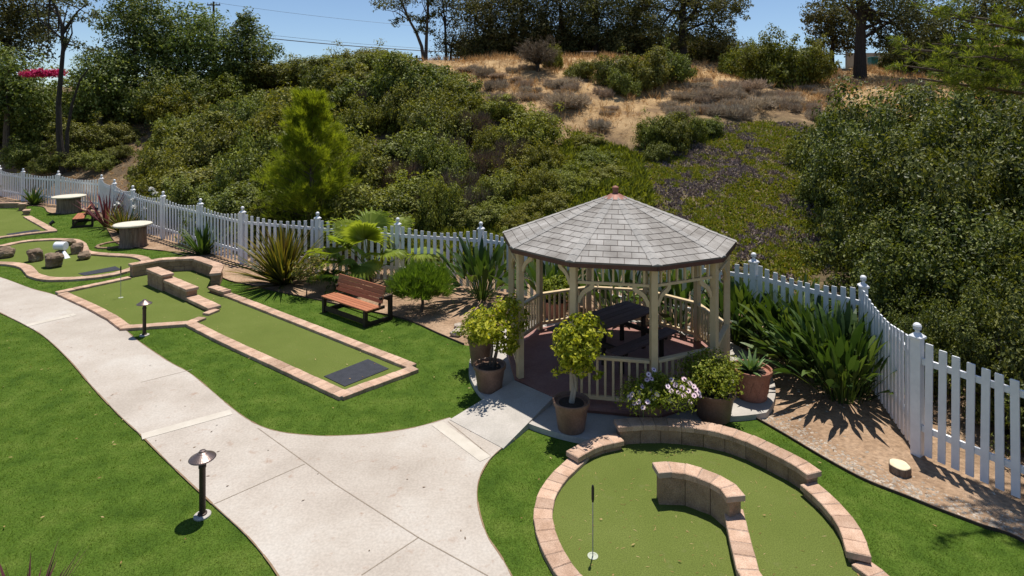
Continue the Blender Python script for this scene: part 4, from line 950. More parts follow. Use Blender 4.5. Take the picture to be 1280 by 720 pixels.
# low creeping green plants in the wild strip behind the palm side fence
# ------------------------------------------------------------------ hillside shrubs
rs = np.random.default_rng(5)
def shrub_mesh(name, seed, n, leaf, rough=.25, flat=.75, lobes=8, sig=.19, aspect=.55, clumps=62, low=-.35, stems=True):
    r = np.random.default_rng(seed); L = [(0, 0, .42*flat, .62, .62, .62*flat)]
    for k in range(lobes):
        a = 2*np.pi*k/lobes+r.uniform(-.4, .4); d = r.uniform(.35, .62); s = r.uniform(.30, .48)
        L.append((d*np.cos(a), d*np.sin(a), r.uniform(.25, .75)*flat, s, s, s*r.uniform(.75, 1.05)))
    V, F = crown(L, n, leaf, r, clumps, sig, aspect, .6, low, .15, rough, ground=-.15)
    mi = np.zeros(len(F), int); parts = [(V, F)]
    if stems:
        b = MB()
        for k in range(14):
            a = r.uniform(0, 6.28); q = r.uniform(.3, .8); z = r.uniform(.4, .95)*flat
            b.tube([(0.1*np.cos(a), .1*np.sin(a), -.1), (q*.5*np.cos(a+.2), q*.5*np.sin(a+.2), z*.55), (q*np.cos(a), q*np.sin(a), z)], [.028, .018, .006], 5)
        sv = np.array([tuple(v) for v in b.v]); sf = np.array([f for f in b.f if len(f) == 4])
        parts.append((sv, sf)); mi = np.r_[mi, np.ones(len(sf), int)]
    V, F = merge(parts); return np_mesh(name, V, F, mi=mi)
SCR = []
for k in range(5):
    me = shrub_mesh('scrub_bush', 100+k, 14000, .064, flat=[.8, .72, .9, .65, .8][k]); me.materials.append(M['scrub']); me.materials.append(M['bark']); SCR.append(me)
SCB = []
for k in range(3):
    me = shrub_mesh('scrub_bush', 140+k, 14000, .064, flat=.72); me.materials.append(M['scrubbright']); me.materials.append(M['bark']); SCB.append(me)
EUB = []
for k in range(2):
    me = shrub_mesh('scrub_bush', 120+k, 8000, .085, flat=.9, rough=.25); me.materials.append(M['euca']); me.materials.append(M['barkdark']); EUB.append(me)
HED = []
for k in range(3):
    me = shrub_mesh('hedge_bush', 160+k, 26000, .040, flat=.95, lobes=13, sig=.165, aspect=.62, clumps=60, rough=.34, low=-.5); me.materials.append(M['hedge']); me.materials.append(M['bark']); HED.append(me)
DRY = []
for k in range(4):
    r = np.random.default_rng(180+k); n = 900; a = r.uniform(0, 6.28, n); D = unit(np.c_[np.cos(a), np.sin(a), r.uniform(.1, 2.0, n)])
    sub_ = np.c_[r.uniform(-.7, .7, (6, 2)), np.zeros(6)]; sc_ = r.uniform(.3, .75, 6); w_ = r.integers(0, 6, n)
    Cn = sub_[w_]+D*r.uniform(.15, 1.0, (n, 1))*sc_[w_][:, None]*np.array([1, 1, .8])
    me = np_mesh('dry_brush', *tufts(Cn, D+np.array([0, 0, .5]), 7, .26, .018, .5, r)); me.materials.append(M['dry']); DRY.append(me)
TWG = []
for k in range(2):
    r = np.random.default_rng(190+k); n = 700; a = r.uniform(0, 6.28, n); D = unit(np.c_[np.cos(a), np.sin(a), r.uniform(.1, 2.0, n)]); Cn = D*r.uniform(.15, .85, (n, 1))*np.array([1, 1, .8])
    t1 = tufts(Cn, D+np.array([0, 0, .4]), 6, .26, .015, .5, r); t2 = leaf_quads(Cn[:500].repeat(4, 0)+r.normal(size=(2000, 3))*.07, r.normal(size=(2000, 3))+np.array([0, 0, .6]), r.uniform(.04, .08, 2000), .04, r)
    V, F = merge([t1, t2]); me = np_mesh('twiggy_bush', V, F, mi=np.r_[np.zeros(len(t1[1]), int), np.ones(len(t2[1]), int)]); me.materials.append(M['twig']); me.materials.append(M['scrub']); TWG.append(me)
def bush(meshes, px, Y, r, h, label, cat, group, name, k=None, sink=.12, x=None):
    x = XA(px, Y) if x is None else x
    for _ in range(14):                            # keep the crowns on their own side of the fence
        if not in_poly([(x, Y)], GARDEN)[0] and dist_line([(x, Y)], FENCE)[0] > r*.80: break
        if meshes is HED: x += .2
        else: x *= (Y+.3)/Y; Y += .3
    me = meshes[int(rs.integers(0, len(meshes)))] if k is None else meshes[k % len(meshes)]
    o = bpy.data.objects.new(name, me); COL.objects.link(o); tag(o, label, cat, group)
    o.location = (x, Y, TZ(x, Y)-sink*h); o.rotation_euler = (0, 0, rs.uniform(0, 6.28)); o.scale = (r, r*rs.uniform(.9, 1.1), h)
    return o
# the thicket on the slope left of and above the gazebo
THK = 'olive-green scrub bush merging into the thicket on the slope behind the white fence'
GT = 'scrub thicket on the slope'
rows = [(21.6, 300, 640, 9, 1.5, 1.6), (23.6, 250, 690, 9, 1.8, 2.1), (26.2, 215, 720, 9, 2.1, 2.4), (29.2, 190, 690, 9, 2.3, 2.5), (32.4, 205, 640, 9, 2.4, 2.6), (35.8, 225, 590, 8, 2.5, 2.6), (39.2, 265, 545, 7, 2.5, 2.4)]
for (Y, x0, x1, n, r, h) in rows:
    for i in range(n):
        px = x0+(x1-x0)*(i+rs.uniform(.25, .75))/n; yy = Y+rs.uniform(-.9, .9)
        right = px > 560
        bush(SCB if (rs.random() < (.55 if right else .22)) else SCR, px, yy, r*rs.uniform(.6, 1.2)*(.8 if right else 1), h*rs.uniform(.75, 1.5)*(.68 if right else 1), THK, 'shrub', GT, 'scrub_bush')
for i, (px, Y, r, h) in enumerate([(655, 20.5, .9, .8), (690, 21.5, 1.0, .8), (720, 22.5, 1.1, .9), (755, 24, 1.1, .8), (700, 25.5, 1.3, 1.0), (750, 27.5, 1.2, .9), (640, 19.2, .8, .8), (735, 29.5, 1.2, .8), (785, 21.0, .9, .6), (670, 30.5, 1.4, 1.0)]):
    bush(SCB, px, Y, r, h, 'low bright green bush in the gully behind the gazebo roof', 'shrub', 'low green bushes in the gully', 'scrub_bush')
for i, (px, Y, r, h) in enumerate([(575, 24.5, 1.3, 1.9), (610, 26, 1.2, 1.7), (640, 27.5, 1.3, 1.6), (560, 28, 1.3, 1.9), (600, 22.5, 1.0, 1.5), (540, 22.3, 1.0, 1.7), (660, 29.5, 1.2, 1.4), (505, 25.3, 1.2, 2.2), (300, 25.0, 1.0, 1.6), (340, 30, 1.2, 2.2), (590, 30.5, 1.3, 2), (630, 33, 1.2, 1.6), (460, 35, 1.2, 2.2), (250, 33, 1.2, 2.0)]):
    bush(TWG, px, Y, r*1.1, h*1.25, 'brown half-bare bush showing its twigs among the thicket', 'shrub', 'half-bare bushes in the thicket', 'twiggy_bush')
# far bush crest on the left skyline
for i in range(14):
    px = 300+15*i+rs.uniform(-5, 5); Y = 50+rs.uniform(-2, 6)
    bush(SCR, px, Y, 3.0*rs.uniform(.8, 1.1), 2.6*rs.uniform(.7, 1.15), 'dull green bush along the left skyline below the power lines', 'shrub', 'bushes on the left skyline', 'scrub_bush')
# left slope undergrowth
for (px, Y, r, h) in [(30, 39, 1.6, 1.8), (110, 39.5, 2.0, 2.2), (60, 43, 2.6, 3.2), (140, 44, 2.6, 3.0), (20, 46, 3.0, 3.6), (100, 47, 3, 3.6), (190, 46, 2.6, 3.0), (225, 42, 2.4, 2.8), (-30, 42, 2.6, 3.2), (235, 38, 2.0, 2.2), (95, 37.5, 1.3, 1.2), (210, 49, 3, 3.2), (265, 46, 2.8, 3), (150, 40.5, 1.6, 1.6), (-70, 46, 3, 4), (205, 33.5, 1.9, 2.0), (225, 31, 1.7, 1.8), (250, 29, 1.6, 1.8), (285, 26, 1.5, 1.6), (320, 24, 1.4, 1.5), (270, 33, 2.1, 2.3), (128, 36.6, 1.2, 1.4), (205, 36.5, 1.5, 1.9), (150, 37.6, .9, .9), (60, 37.5, 1.2, 1.5), (20, 37.2, 1.0, 1.2)]:
    bush(SCR if rs.random() < .7 else SCB, px, Y, r, h, 'shady undergrowth bush on the left slope beneath the tall trees', 'shrub', 'undergrowth on the left slope', 'scrub_bush')
# big glossy shrubs right of the fence
for i, (x, Y, r, h) in enumerate([(9.2, 12.6, 1.9, 3.3), (9.3, 14.6, 1.7, 3.0), (10.6, 15.0, 2.4, 4.6), (11.0, 17.6, 2.1, 3.8), (11.8, 18.5, 2.7, 5.2), (13.6, 14.5, 2.6, 5.0), (10.3, 10.3, 1.7, 3.2), (12.3, 11.6, 2.2, 4.4), (15.5, 18, 3.0, 5.4), (14.4, 22, 3.1, 4.9), (17.5, 22.5, 3.2, 5.2), (13.3, 21.5, 2.4, 3.9), (8.6, 7.9, 1.3, 2.3), (10.8, 7.6, 1.8, 3.2), (16.0, 13.0, 2.8, 5.0), (20.5, 24, 3.2, 5), (7.9, 12.5, 1.0, 1.9), (8.0, 9.6, 1.1, 2.2), (9.4, 6.6, 1.3, 2.4), (8.9, 9.0, 1.4, 2.8), (7.6, 10.9, .8, 1.6), (10.0, 5.4, 1.4, 2.4)]):
    bush(HED, 0, Y, r*1.0, h*.84, 'dense glossy dark green shrub crowding the right fence', 'shrub', 'dense shrubs beyond the right fence', 'hedge_bush', k=i, x=x, sink=.08)
for i in range(17):
    px = 590+20*i+rs.uniform(-8, 8); bush(EUB, px, 52.5+rs.uniform(-1.5, 3.5), rs.uniform(1.6, 2.4), rs.uniform(1.8, 3.6), 'dark shadowy understory bush at the foot of the eucalyptus wood', 'shrub', 'understory of the eucalyptus wood', 'scrub_bush')
for i, (px, Y, r, h) in enumerate([(1130, 50, 2.2, 3.4), (1165, 51, 2.4, 4), (1010, 50, 1.6, 2.0), (1205, 50, 2.4, 4), (1250, 48, 2.4, 3.6)]):
    bush(EUB, px, Y, r, h, 'dark bush on the right of the crest behind the thick trunk', 'shrub', 'dark bushes on the right of the crest', 'scrub_bush')
# named shrubs of the upper slope
def big(meshes, px, Y, r, h, label, name='scrub_bush', cat='shrub', k=0, sy=1.0):
    o = bush(meshes, px, Y, r, h, label, cat, None, name, k=k); o.scale = (r, r*sy, h); return o
for i, (px, Y, r, h) in enumerate([(768, 38.5, 1.5, 2.3), (800, 38.0, 1.9, 3.0), (835, 39.5, 1.6, 2.4), (780, 36.8, 1.2, 2.0), (726, 40, 1.2, 1.5)]):
    bush(SCR, px, Y, r, h, 'dark green evergreen bush of the clump in the middle of the dry slope', 'shrub', 'dark bushes on the dry slope', 'scrub_bush', k=i)
for i, (px, Y, r, h) in enumerate([(945, 42, 2.2, 3.6), (980, 41, 2.4, 4.0), (1010, 41.5, 1.8, 3.0), (925, 43.5, 1.7, 2.6)]):
    bush(SCB, px, Y, r, h, 'rounded green bush of the big mound beside the eucalyptus on the crest', 'shrub', 'green mound on the crest', 'scrub_bush', k=i)
for i, (px, Y, r, h) in enumerate([(815, 29.3, 1.1, 1.7), (840, 29.0, 1.2, 1.9), (865, 29.5, .9, 1.3), (885, 30.5, .9, 1.0), (822, 27.8, .8, 1.0)]):
    bush(SCR, px, Y, r, h, 'dark green bush at the top left of the ice plant slope', 'shrub', 'bushes above the ice plant', 'scrub_bush', k=i)
for i, (px, Y, r, h) in enumerate([(1005, 27, 1.2, 1.5), (1040, 26, 1.3, 1.8), (1030, 22.5, 1.0, 1.3), (1050, 31, 1.4, 1.6)]):
    bush(SCR, px, Y, r, h, 'olive bush between the ice plant and the glossy shrubs', 'shrub', 'bushes right of the ice plant', 'scrub_bush', k=i)
for i, (px, Y, r, h) in enumerate([(668, 36, .9, .7), (690, 35.5, 1.0, .8), (710, 34.5, 1.1, .8), (735, 33.5, 1.0, .7), (745, 32, .8, .6), (700, 38, .9, .7), (640, 38, .9, .6), (620, 40, .8, .5), (655, 40.5, .9, .6), (865, 36, 1.2, .8), (890, 36.5, 1.4, 1.0), (915, 36, 1.3, .9), (935, 34.5, 1.2, .8), (880, 34, 1.1, .7), (905, 33.6, 1.2, .8), (850, 33.5, .9, .6), (955, 36.5, 1.3, .8), (975, 35.5, 1.1, .7), (900, 39, 1.3, 1.1), (870, 38.5, 1.0, .7), (925, 38.5, 1.2, .8), (1000, 36, 1, .6), (625, 36, .9, .7), (605, 39.5, .8, .6), (590, 42, .8, .5)]):
    if i % 5 in (1, 3): continue
    bush(DRY, px, Y, r*1.2, h*rs.uniform(.9, 1.9), 'grey-brown dry brush clump on the straw-coloured slope', 'dry brush', 'dry brush on the slope', 'dry_brush')

for i in range(80):
    px, Y = (rs.uniform(835, 1050), rs.uniform(32.5, 40)) if i < 50 else (rs.uniform(590, 770), rs.uniform(32, 42))
    s = rs.uniform(.35, .8); bush(DRY, px, Y, s, s*rs.uniform(.6, 1.7), 'small dry brush tuft scattered over the straw-coloured slope', 'dry brush', 'small dry brush tufts', 'dry_brush')
# ---- trees
def limb_path(p, d, L, r, bend=.25, n=5):
    pts = [np.array(p, float)]; d = np.array(d, float)/np.linalg.norm(d)
    for k in range(n): d = d+r.normal(size=3)*bend*.5; d /= np.linalg.norm(d); pts.append(pts[-1]+d*L/n)
    return pts
def tree(label, x, y, h, tr, lobes, n, leaf, mat, bark, seed, name='tree', group=None, z=None, lean=(0, 0), aspect=.5, trunk_top=.7, clumps=90, sig=.2, low=-.6, inner=.2, limbs=10, trunks=None, rough=.2):
    z = TZ(x, y) if z is None else z
    t = thing(name, label, 'tree', (x, y, z), 0, group); r = np.random.default_rng(seed)
    b = MB()
    tp = [(0, 0, -.3), (lean[0]*.25, lean[1]*.25, h*trunk_top*.3), (lean[0]*.6+.08, lean[1]*.6, h*trunk_top*.65), (lean[0], lean[1], h*trunk_top)]
    for pth, rad in (trunks or [(tp, [tr*1.3, tr, tr*.8, tr*.45])]): b.tube(pth, rad, 9)
    Lb = np.array(lobes, float)
    for k in range(limbs):
        lb = Lb[k % len(Lb)]; src = (trunks[0][0] if trunks else tp); f = r.uniform(.45, .98); i = min(int(f*(len(src)-1)), len(src)-2); g = f*(len(src)-1)-i
        s = np.array(src[i])*(1-g)+np.array(src[i+1])*g; e = lb[:3]+r.normal(size=3)*lb[3:6]*.45; m = (s+e)/2+r.normal(size=3)*.25+np.array([0, 0, .2])
        b.tube([tuple(s), tuple(m), tuple(e)], [tr*.36, tr*.22, tr*.06], 6)
    b.build('trunk', M[bark], t)
    put('crown', crown(lobes, n, leaf, r, clumps, sig, aspect, .5, low, inner, rough), M[mat], t)
    return t
EU = 'dark eucalyptus wood on the crest'
GL = 'broadleaf trees on the left slope'
def lobes_at(px, Y, rows_, z0):                # crown masses given by column, row and size on the tree's own distance
    return [(XA(c, Y)-XA(px, Y), r_*rs.uniform(-.3, .3), ZA(rw, Y)-z0, r_, r_, r_*.85) for c, rw, r_ in rows_]
def left_tree(label, px, Y, rows_, n, leaf, mat, seed, tr=.2, **kw):
    x = XA(px, Y); z0 = TZ(x, Y); q_ = .98 if kw.get('group') == EU else 1.13; L = [(a_, b_, c_, d_*q_, e_*q_, f_*q_) for a_, b_, c_, d_, e_, f_ in lobes_at(px, Y, rows_, z0)]; n = int(n*1.5); h = max(l[2]+l[5] for l in L)
    return tree(label, x, Y, h, tr, L, n, leaf, mat, kw.pop('bark', 'bark'), seed, group=kw.pop('group', GL), **kw)
left_tree('round-topped broadleaf tree in front of the wooden power pole', 235, 47, [(212, 48, 1.9), (240, 40, 2.0), (265, 52, 1.7), (225, 72, 2.0), (258, 82, 1.8), (245, 105, 1.6), (215, 100, 1.6), (200, 66, 1.4), (238, 26, 1.2), (272, 70, 1.3)], 12000, .24, 'tree', 1, .2)
left_tree('narrow dark green tree right of the power pole', 308, 48, [(306, 38, 1.2), (300, 58, 1.6), (318, 62, 1.4), (308, 84, 1.6), (296, 100, 1.4), (320, 92, 1.2), (308, 26, .7)], 8000, .22, 'tree', 2, .16)
left_tree('tall pale-leaved tree between the bare trunk and the round-topped tree', 168, 45, [(165, 8, 1.6), (185, 20, 1.5), (150, 34, 1.3), (178, 48, 1.7), (160, 66, 1.5), (190, 78, 1.5), (172, 96, 1.5), (150, 88, 1.2), (172, -14, 1.2)], 9500, .22, 'tree', 3, .17)
left_tree('large dark tree filling the top left corner', 10, 45, [(-10, 20, 2.4), (22, 12, 2.1), (42, 34, 1.5), (10, 46, 2.0), (-30, 55, 2.6), (30, 58, 1.4), (5, -20, 2.4), (-40, 0, 2.6), (45, 10, 1.2)], 11000, .24, 'euca', 4, .24, bark='barkdark')
left_tree('leafy tree low at the left edge behind the fence', 8, 41, [(-5, 100, 1.6), (18, 90, 1.4), (30, 116, 1.4), (0, 128, 1.6), (25, 140, 1.3), (-20, 115, 1.6)], 7500, .22, 'tree', 5, .2)
left_tree('shadowy tree above the dirt track left of the thicket', 205, 43, [(195, 118, 1.4), (220, 126, 1.4), (205, 142, 1.3), (180, 132, 1.2), (236, 118, 1.3), (160, 120, 1.2)], 7000, .2, 'tree', 6, .16)
left_tree('dense tree between bare trunk and shadowy tree', 125, 42.5, [(118, 92, 1.4), (138, 104, 1.4), (120, 120, 1.4), (142, 130, 1.3), (108, 138, 1.1), (132, 78, 1.1)], 7000, .2, 'tree', 7, .16)
# tall sparse tree with a bare crooked trunk
Y = 37; x = XA(80, Y); z0 = TZ(x, Y); q = lambda c, r_: (XA(c, Y)-x, 0, ZA(r_, Y)-z0)
tree('tall sparse tree with a bare crooked trunk and thin flat branches', x, Y, 10, .2, [(*q(62, -4), .9, .9, .3), (*q(98, 4), .8, .8, .3), (*q(50, 18), .6, .6, .25), (*q(100, 24), .6, .6, .25), (*q(58, 48), .5, .5, .2), (*q(92, 52), .7, .7, .2), (*q(120, 20), .5, .6, .2), (*q(110, 62), .7, .7, .2)], 1500, .17, 'euca', 'barkdark', 8, group=None, limbs=13, clumps=34, sig=.35,
     trunks=[([(0, 0, -.3), q(74, 170), q(73, 130), q(76, 95), q(79, 60), q(77, 30), q(70, 10), q(60, -8)], [.22, .18, .15, .13, .11, .09, .07, .04]), ([(0.2, 0, -.3), q(84, 165), q(90, 130), q(100, 100), q(112, 84)], [.13, .1, .08, .05, .03])])
# young bright pine at the fence
x = XA(389, 22.0); Y = 22.0; z0 = TZ(x, Y); t = thing('young_pine', 'bright green young pine, cone-shaped, rising behind the fence before the thicket', 'tree', (x, Y, z0)); r = np.random.default_rng(9)
H = 5.45; b = MB(); b.tube([(0, 0, -.2), (.03, 0, 2.0), (0, .03, 4.2), (0, 0, H)], [.11, .08, .05, .012], 8); Cn = []; Dn = []
for k in range(125):
    z = .4+(H-.6)*r.random()**1.15; a = r.uniform(0, 6.28); f = 1-z/H; Lb = (2.3*f**.52*min(1, .55+z/2.2)+.05)*r.uniform(.6, 1.12)*(1 if z > 1.2 else .85); up = .35+.9*(z/H)
    d = np.array([math.cos(a), math.sin(a), up*.8]); d /= np.linalg.norm(d); e = np.array([0, 0, z])+d*Lb
    b.tube([(0, 0, z), tuple(np.array([0, 0, z])+d*Lb*.55+np.array([0, 0, -.04])), tuple(e)], [.022, .014, .005], 5)
    for j in range(40):
        g = r.random()**.5; Cn.append(np.array([0, 0, z])+d*Lb*g+r.normal(size=3)*.10*(.5+f)); Dn.append(d+np.array([0, 0, .55])+r.normal(size=3)*.25)
b.build('trunk', M['bark'], t); put('foliage', tufts(np.array(Cn), np.array(Dn), 17, .26, .013, .42, r), M['pine'], t)
# eucalyptus wood on the crest: each tree its own
EU = 'dark eucalyptus wood on the crest'
def euca(px, Y, label, rows_, seed, n=7500, leaf=.26, tr=.24, mat='euca', **kw): return left_tree(label, px, Y, rows_, n, leaf, mat, seed, tr, bark='bark' if seed % 2 else 'barkdark', group=EU, aspect=.36, rough=.30, **kw)
euca(612, 50, 'dark eucalyptus at the left end of the wood, above the straw slope', [(600, 30, 1.8), (620, 20, 2.0), (612, 50, 1.6), (628, 48, 1.5), (600, 58, 1.2), (615, 0, 2.2), (590, 12, 1.4)], 21)
euca(652, 51, 'dark eucalyptus second from the left end of the wood', [(645, 40, 1.8), (662, 28, 2.0), (648, 56, 1.4), (668, 52, 1.6), (650, 10, 2.2), (665, -8, 2.2)], 22)
euca(700, 52, 'dark eucalyptus behind the bare grey shrub on the crest', [(690, 44, 1.9), (708, 32, 2.0), (700, 56, 1.5), (720, 50, 1.6), (695, 14, 2.2), (712, -6, 2.2)], 23)
euca(745, 52, 'dark eucalyptus behind the small wooden bench on the crest', [(735, 42, 1.9), (756, 34, 2.0), (745, 54, 1.5), (740, 12, 2.2), (760, -4, 2.2), (725, 22, 1.8)], 24)
euca(792, 51, 'dark eucalyptus left of the thick-trunked one', [(782, 44, 1.8), (800, 36, 1.9), (790, 56, 1.5), (785, 14, 2.1), (805, 4, 2.0), (775, 62, 1.2)], 25)
euca(853, 48, 'spreading thick-trunked eucalyptus at the right end of the wood, sky showing through', [(835, 18, 1.7), (862, 8, 1.9), (890, 16, 1.6), (912, 8, 1.3), (840, 46, 1.4), (878, 40, 1.4), (905, 40, 1.1), (925, 14, .9), (850, -14, 2.2), (830, 64, 1.2), (885, 60, 1.3), (815, 40, 1.3), (900, -8, 1.8)], 26, 8500, tr=.34, limbs=18)
euca(895, 50, 'low dark tree filling the gap under the spreading eucalyptus', [(880, 64, 1.3), (900, 58, 1.4), (915, 66, 1.2), (890, 74, 1.1), (865, 70, 1.2)], 27, 4500)
Y = 48
for i, (cs, lb, lob, sd) in enumerate([
    ([(531, 76), (527, 58), (520, 40), (511, 24), (504, 8), (497, -8)], 'slender curved eucalyptus alone against the sky', [(483, 2, .8), (476, 8, .5), (498, 6, .6), (513, 2, .7), (499, 25, .5), (494, 30, .35), (515, 21, .5), (524, 24, .4), (506, -8, .8)], 31),
    ([(532, 76), (533, 50), (534, 26), (535, 4), (536, -14)], 'slender straight eucalyptus trunk beside the curved one', [(537, 2, .5), (530, 26, .45), (528, 38, .45), (538, 40, .35), (540, 20, .4), (533, -10, .7)], 32),
    ([(558, 76), (557, 50), (556, 25), (553, 0)], 'thin eucalyptus with small tufts, between the straight trunk and the wood', [(552, 8, .8), (562, 14, .8), (548, 18, .5), (566, 26, .6), (556, 2, .9), (545, 30, .4), (572, 4, .9), (560, -10, 1.0)], 33),
    ([(563, 76), (564, 60), (566, 46)], 'short bushy eucalyptus left of the wood', [(556, 52, 1.0), (568, 44, 1.1), (576, 54, 1.0), (552, 64, .7), (566, 62, .9), (580, 64, .7)], 34)]):
    x = XA(cs[0][0], Y); z0 = TZ(x, Y); q = lambda c, r_: (XA(c, Y)-x, 0, ZA(r_, Y)-z0)
    pth = [(0, 0, -.3)]+[q(*c) for c in cs[1:]]; rad = list(np.linspace(.16 if i < 2 else .12, .05, len(pth)))
    tree(lb, x, Y, 8, .14, [(*q(c, w), s*1.05, s*1.05, s*.8) for c, w, s in lob], 1500, .22, 'euca', 'bark' if i < 2 else 'barkdark', sd, trunks=[(pth, rad)], limbs=12, clumps=60, sig=.28, group=None, aspect=.4)
# right crest trees
x = XA(1075, 46)
left_tree('big dark tree with a thick straight trunk right of the green mound', 1075, 46, [(1060, -6, 1.8), (1095, 4, 2.0), (1120, 12, 1.8), (1110, 34, 1.6), (1135, 40, 1.6), (1090, -20, 2.4), (1125, 58, 1.4), (1045, -12, 1.6), (1100, 52, .9), (1150, 15, 1.9)], 9000, .25, 'euca', 41, .40, bark='barkdark', group=None, limbs=16, aspect=.4)
left_tree('lighter round tree against the sky, left of the thick trunk', 1040, 52, [(1022, 18, 1.0), (1040, 28, 1.5), (1055, 42, 1.4), (1040, 52, 1.3), (1015, 26, .7), (1058, 22, 1.2), (1024, 48, .8), (1060, 58, 1.1)], 5000, .24, 'euca', 42, .18, bark='barkdark', group=None)
left_tree('dark tree behind the pine boughs at the right edge', 1230, 50, [(1200, 30, 2.0), (1225, 10, 2.4), (1180, 50, 1.7), (1255, 20, 2.4), (1270, -6, 2.5), (1165, 70, 1.4), (1290, 30, 2.0)], 8000, .26, 'euca', 43, .3, bark='barkdark', group=None)
# grey leafless shrub with one green top
x = XA(672, 41); t = thing('bare_shrub', 'grey leafless shrub with a dark stem on the straw crest', 'shrub', (x, 41, TZ(x, 41))); r = np.random.default_rng(12)
b = MB(); b.tube([(0, 0, -.2), (.02, 0, .5), (.1, 0, 1.0)], [.16, .12, .08], 7); Cn = []; Dn = []
for k in range(90):
    a = r.uniform(0, 6.28); d = np.array([math.cos(a)*1.0, math.sin(a)*1.0, r.uniform(.1, 1.3)]); d /= np.linalg.norm(d); L = r.uniform(.7, 1.75); s = np.array([0, 0, r.uniform(.4, 1.0)]); e = s+d*L
    b.tube([tuple(s), tuple(s+d*L*.5+np.array([0, 0, .08])), tuple(e)], [.04, .02, .008], 4)
    for j in range(16): Cn.append(s+d*L*r.uniform(.35, 1.05)+r.normal(size=3)*.12); Dn.append(d+r.normal(size=3)*.5)
b.build('stems', M['barkdark'], t); put('twigs', tufts(np.array(Cn), np.array(Dn), 6, .30, .018, .55, r), M['twig'], t)
bush(SCB, 692, 42.5, .9, 1.9, 'yellow-green bush top behind the bare grey shrub', 'shrub', None, 'scrub_bush', k=1)
# pink bougainvillea
for k, (px, Y) in enumerate([(44, 39.4), (66, 39.8)]):
    x = XA(px, Y); o = put('bougainvillea', crown([(0, 0, 0, .55, .5, .22), (.35, 0, .1, .4, .4, .2), (-.4, 0, -.05, .4, .4, .18)], 900, .13, np.random.default_rng(60+k), 60, .25, .7), M['pink']); o.location = (x, Y, ZA(91, Y)-.1)
    tag(o, ['pink bougainvillea blossoms left of the bare crooked trunk, the left mass', 'pink bougainvillea blossoms touching the bare crooked trunk'][k], 'bougainvillea')
# pine reaching in from the right edge
t = thing('pine_tree', 'soft bright pine whose boughs reach in from the right edge above the glossy shrubs', 'tree', (11.6, 9.4, 0)); r = np.random.default_rng(77)
b = MB(); b.tube([(0, 0, -.2), (-.1, 0, 3), (0, .1, 7), (.1, 0, 11)], [.3, .24, .16, .04], 10); Cn = []; Dn = []
EN = [(1116, 60, 10.0), (1128, 82, 10.6), (1148, 98, 10.4), (1165, 55, 11.0), (1190, 22, 10.5), (1158, 14, 11.5), (1196, 92, 10.0), (1228, 70, 9.8), (1225, 108, 10.4), (1262, 104, 9.6), (1185, -8, 10.6), (1240, 30, 10), (1268, 62, 9.5), (1210, 48, 10.5), (1290, 20, 9.5), (1240, -10, 10), (1300, 90, 9.5), (1172, 78, 10.8)]
EN3 = [np.array([XA(px, Y*.85)-11.6, Y*.85-9.4, ZA(py, Y*.85)]) for px, py, Y in EN]
for k in range(8):
    a = r.uniform(-.6, 1.3); z = r.uniform(4.0, 9.5); EN3.append(np.array([math.cos(a)*2.6, math.sin(a)*2.6, z+.3]))
for e in EN3:
    s = np.array([0, 0, max(3.0, e[2]-.3+r.uniform(-.3, .3))]); L = np.linalg.norm(e-s); m = s*.5+e*.5+np.array([0, 0, -.1])
    b.tube([tuple(s), tuple(m), tuple(e)], [.07, .04, .012], 6)
    for j in range(16):
        f = r.uniform(.45, 1.0); c = s*(1-f)+e*f+np.array([0, 0, -.1*(1-f)]); dv = (e-s)/L; d2 = dv*.9+r.normal(size=3)*np.array([.6, .6, .22]); d2 /= np.linalg.norm(d2); l2 = r.uniform(.18, .45)
        b.tube([tuple(c), tuple(c+d2*l2)], [.010, .004], 4)
        for q_ in range(12): Cn.append(c+d2*l2*r.uniform(.1, 1.05)+r.normal(size=3)*.03); Dn.append(d2+r.normal(size=3)*.5+np.array([0, 0, .25]))
b.build('trunk', M['bark'], t); put('foliage', tufts(np.array(Cn), np.array(Dn), 15, .105, .0075, .65, r), M['pinebough'], t)

# ------------------------------------------------------------------ things on the crest
def power_pole(px, Y, top, label, wid=1.6, low=40):
    x = XA(px, Y); z0 = TZ(x, Y); z1 = ZA(top, Y); t = thing('power_pole', label, 'power pole', (x, Y, z0), group='power poles')
    b = MB(); b.tube([(0, 0, -.3), (0, 0, z1-z0)], [.2, .14], 8); b.build('pole', M['barkdark'], t)
    b = MB(); b.box((0, 0, z1-z0-.5), (wid*1.5, .15, .18)); b.build('crossarm', M['barkdark'], t)
    for s in (-.9, -.4, .4, .9):
        b = MB(); b.tube([(s*wid*.75, 0, z1-z0-.4), (s*wid*.75, 0, z1-z0-.15)], .06, 6); b.build('insulator', M['steel'], t)
power_pole(267, 88, 2, 'wooden power pole with a crossarm rising behind the round-topped tree', 1.3)
power_pole(521, 88, 69, 'small power pole just above the skyline left of the curved eucalyptus', 1.2)
def wire(pa, pb, Ya, Yb, sag, r_, label):
    a = np.array([XA(pa[0], Ya), Ya, ZA(pa[1], Ya)]); c = np.array([XA(pb[0], Yb), Yb, ZA(pb[1], Yb)]); b = MB()
    b.tube([tuple(a*(1-f)+c*f-np.array([0, 0, sag*4*f*(1-f)])) for f in np.linspace(0, 1, 15)], r_, 5); o = b.build('power_line', M['black']); tag(o, label, 'power line', 'overhead power lines')
wire((250, 38), (640, 68), 90, 92, .6, .07, 'thickest and lowest of the power lines crossing the sky on the left')
wire((250, 33), (640, 66), 90, 92, .6, .025, 'thin power line just above the thickest one')
wire((268, 3), (640, 40), 88, 92, .6, .02, 'highest thin power line running from the wooden power pole')
x = XA(736, 46); z = TZ(x, 46); t = thing('crest_bench', 'low backless wooden bench on the straw crest under the eucalyptus wood', 'bench', (x, 46, z))
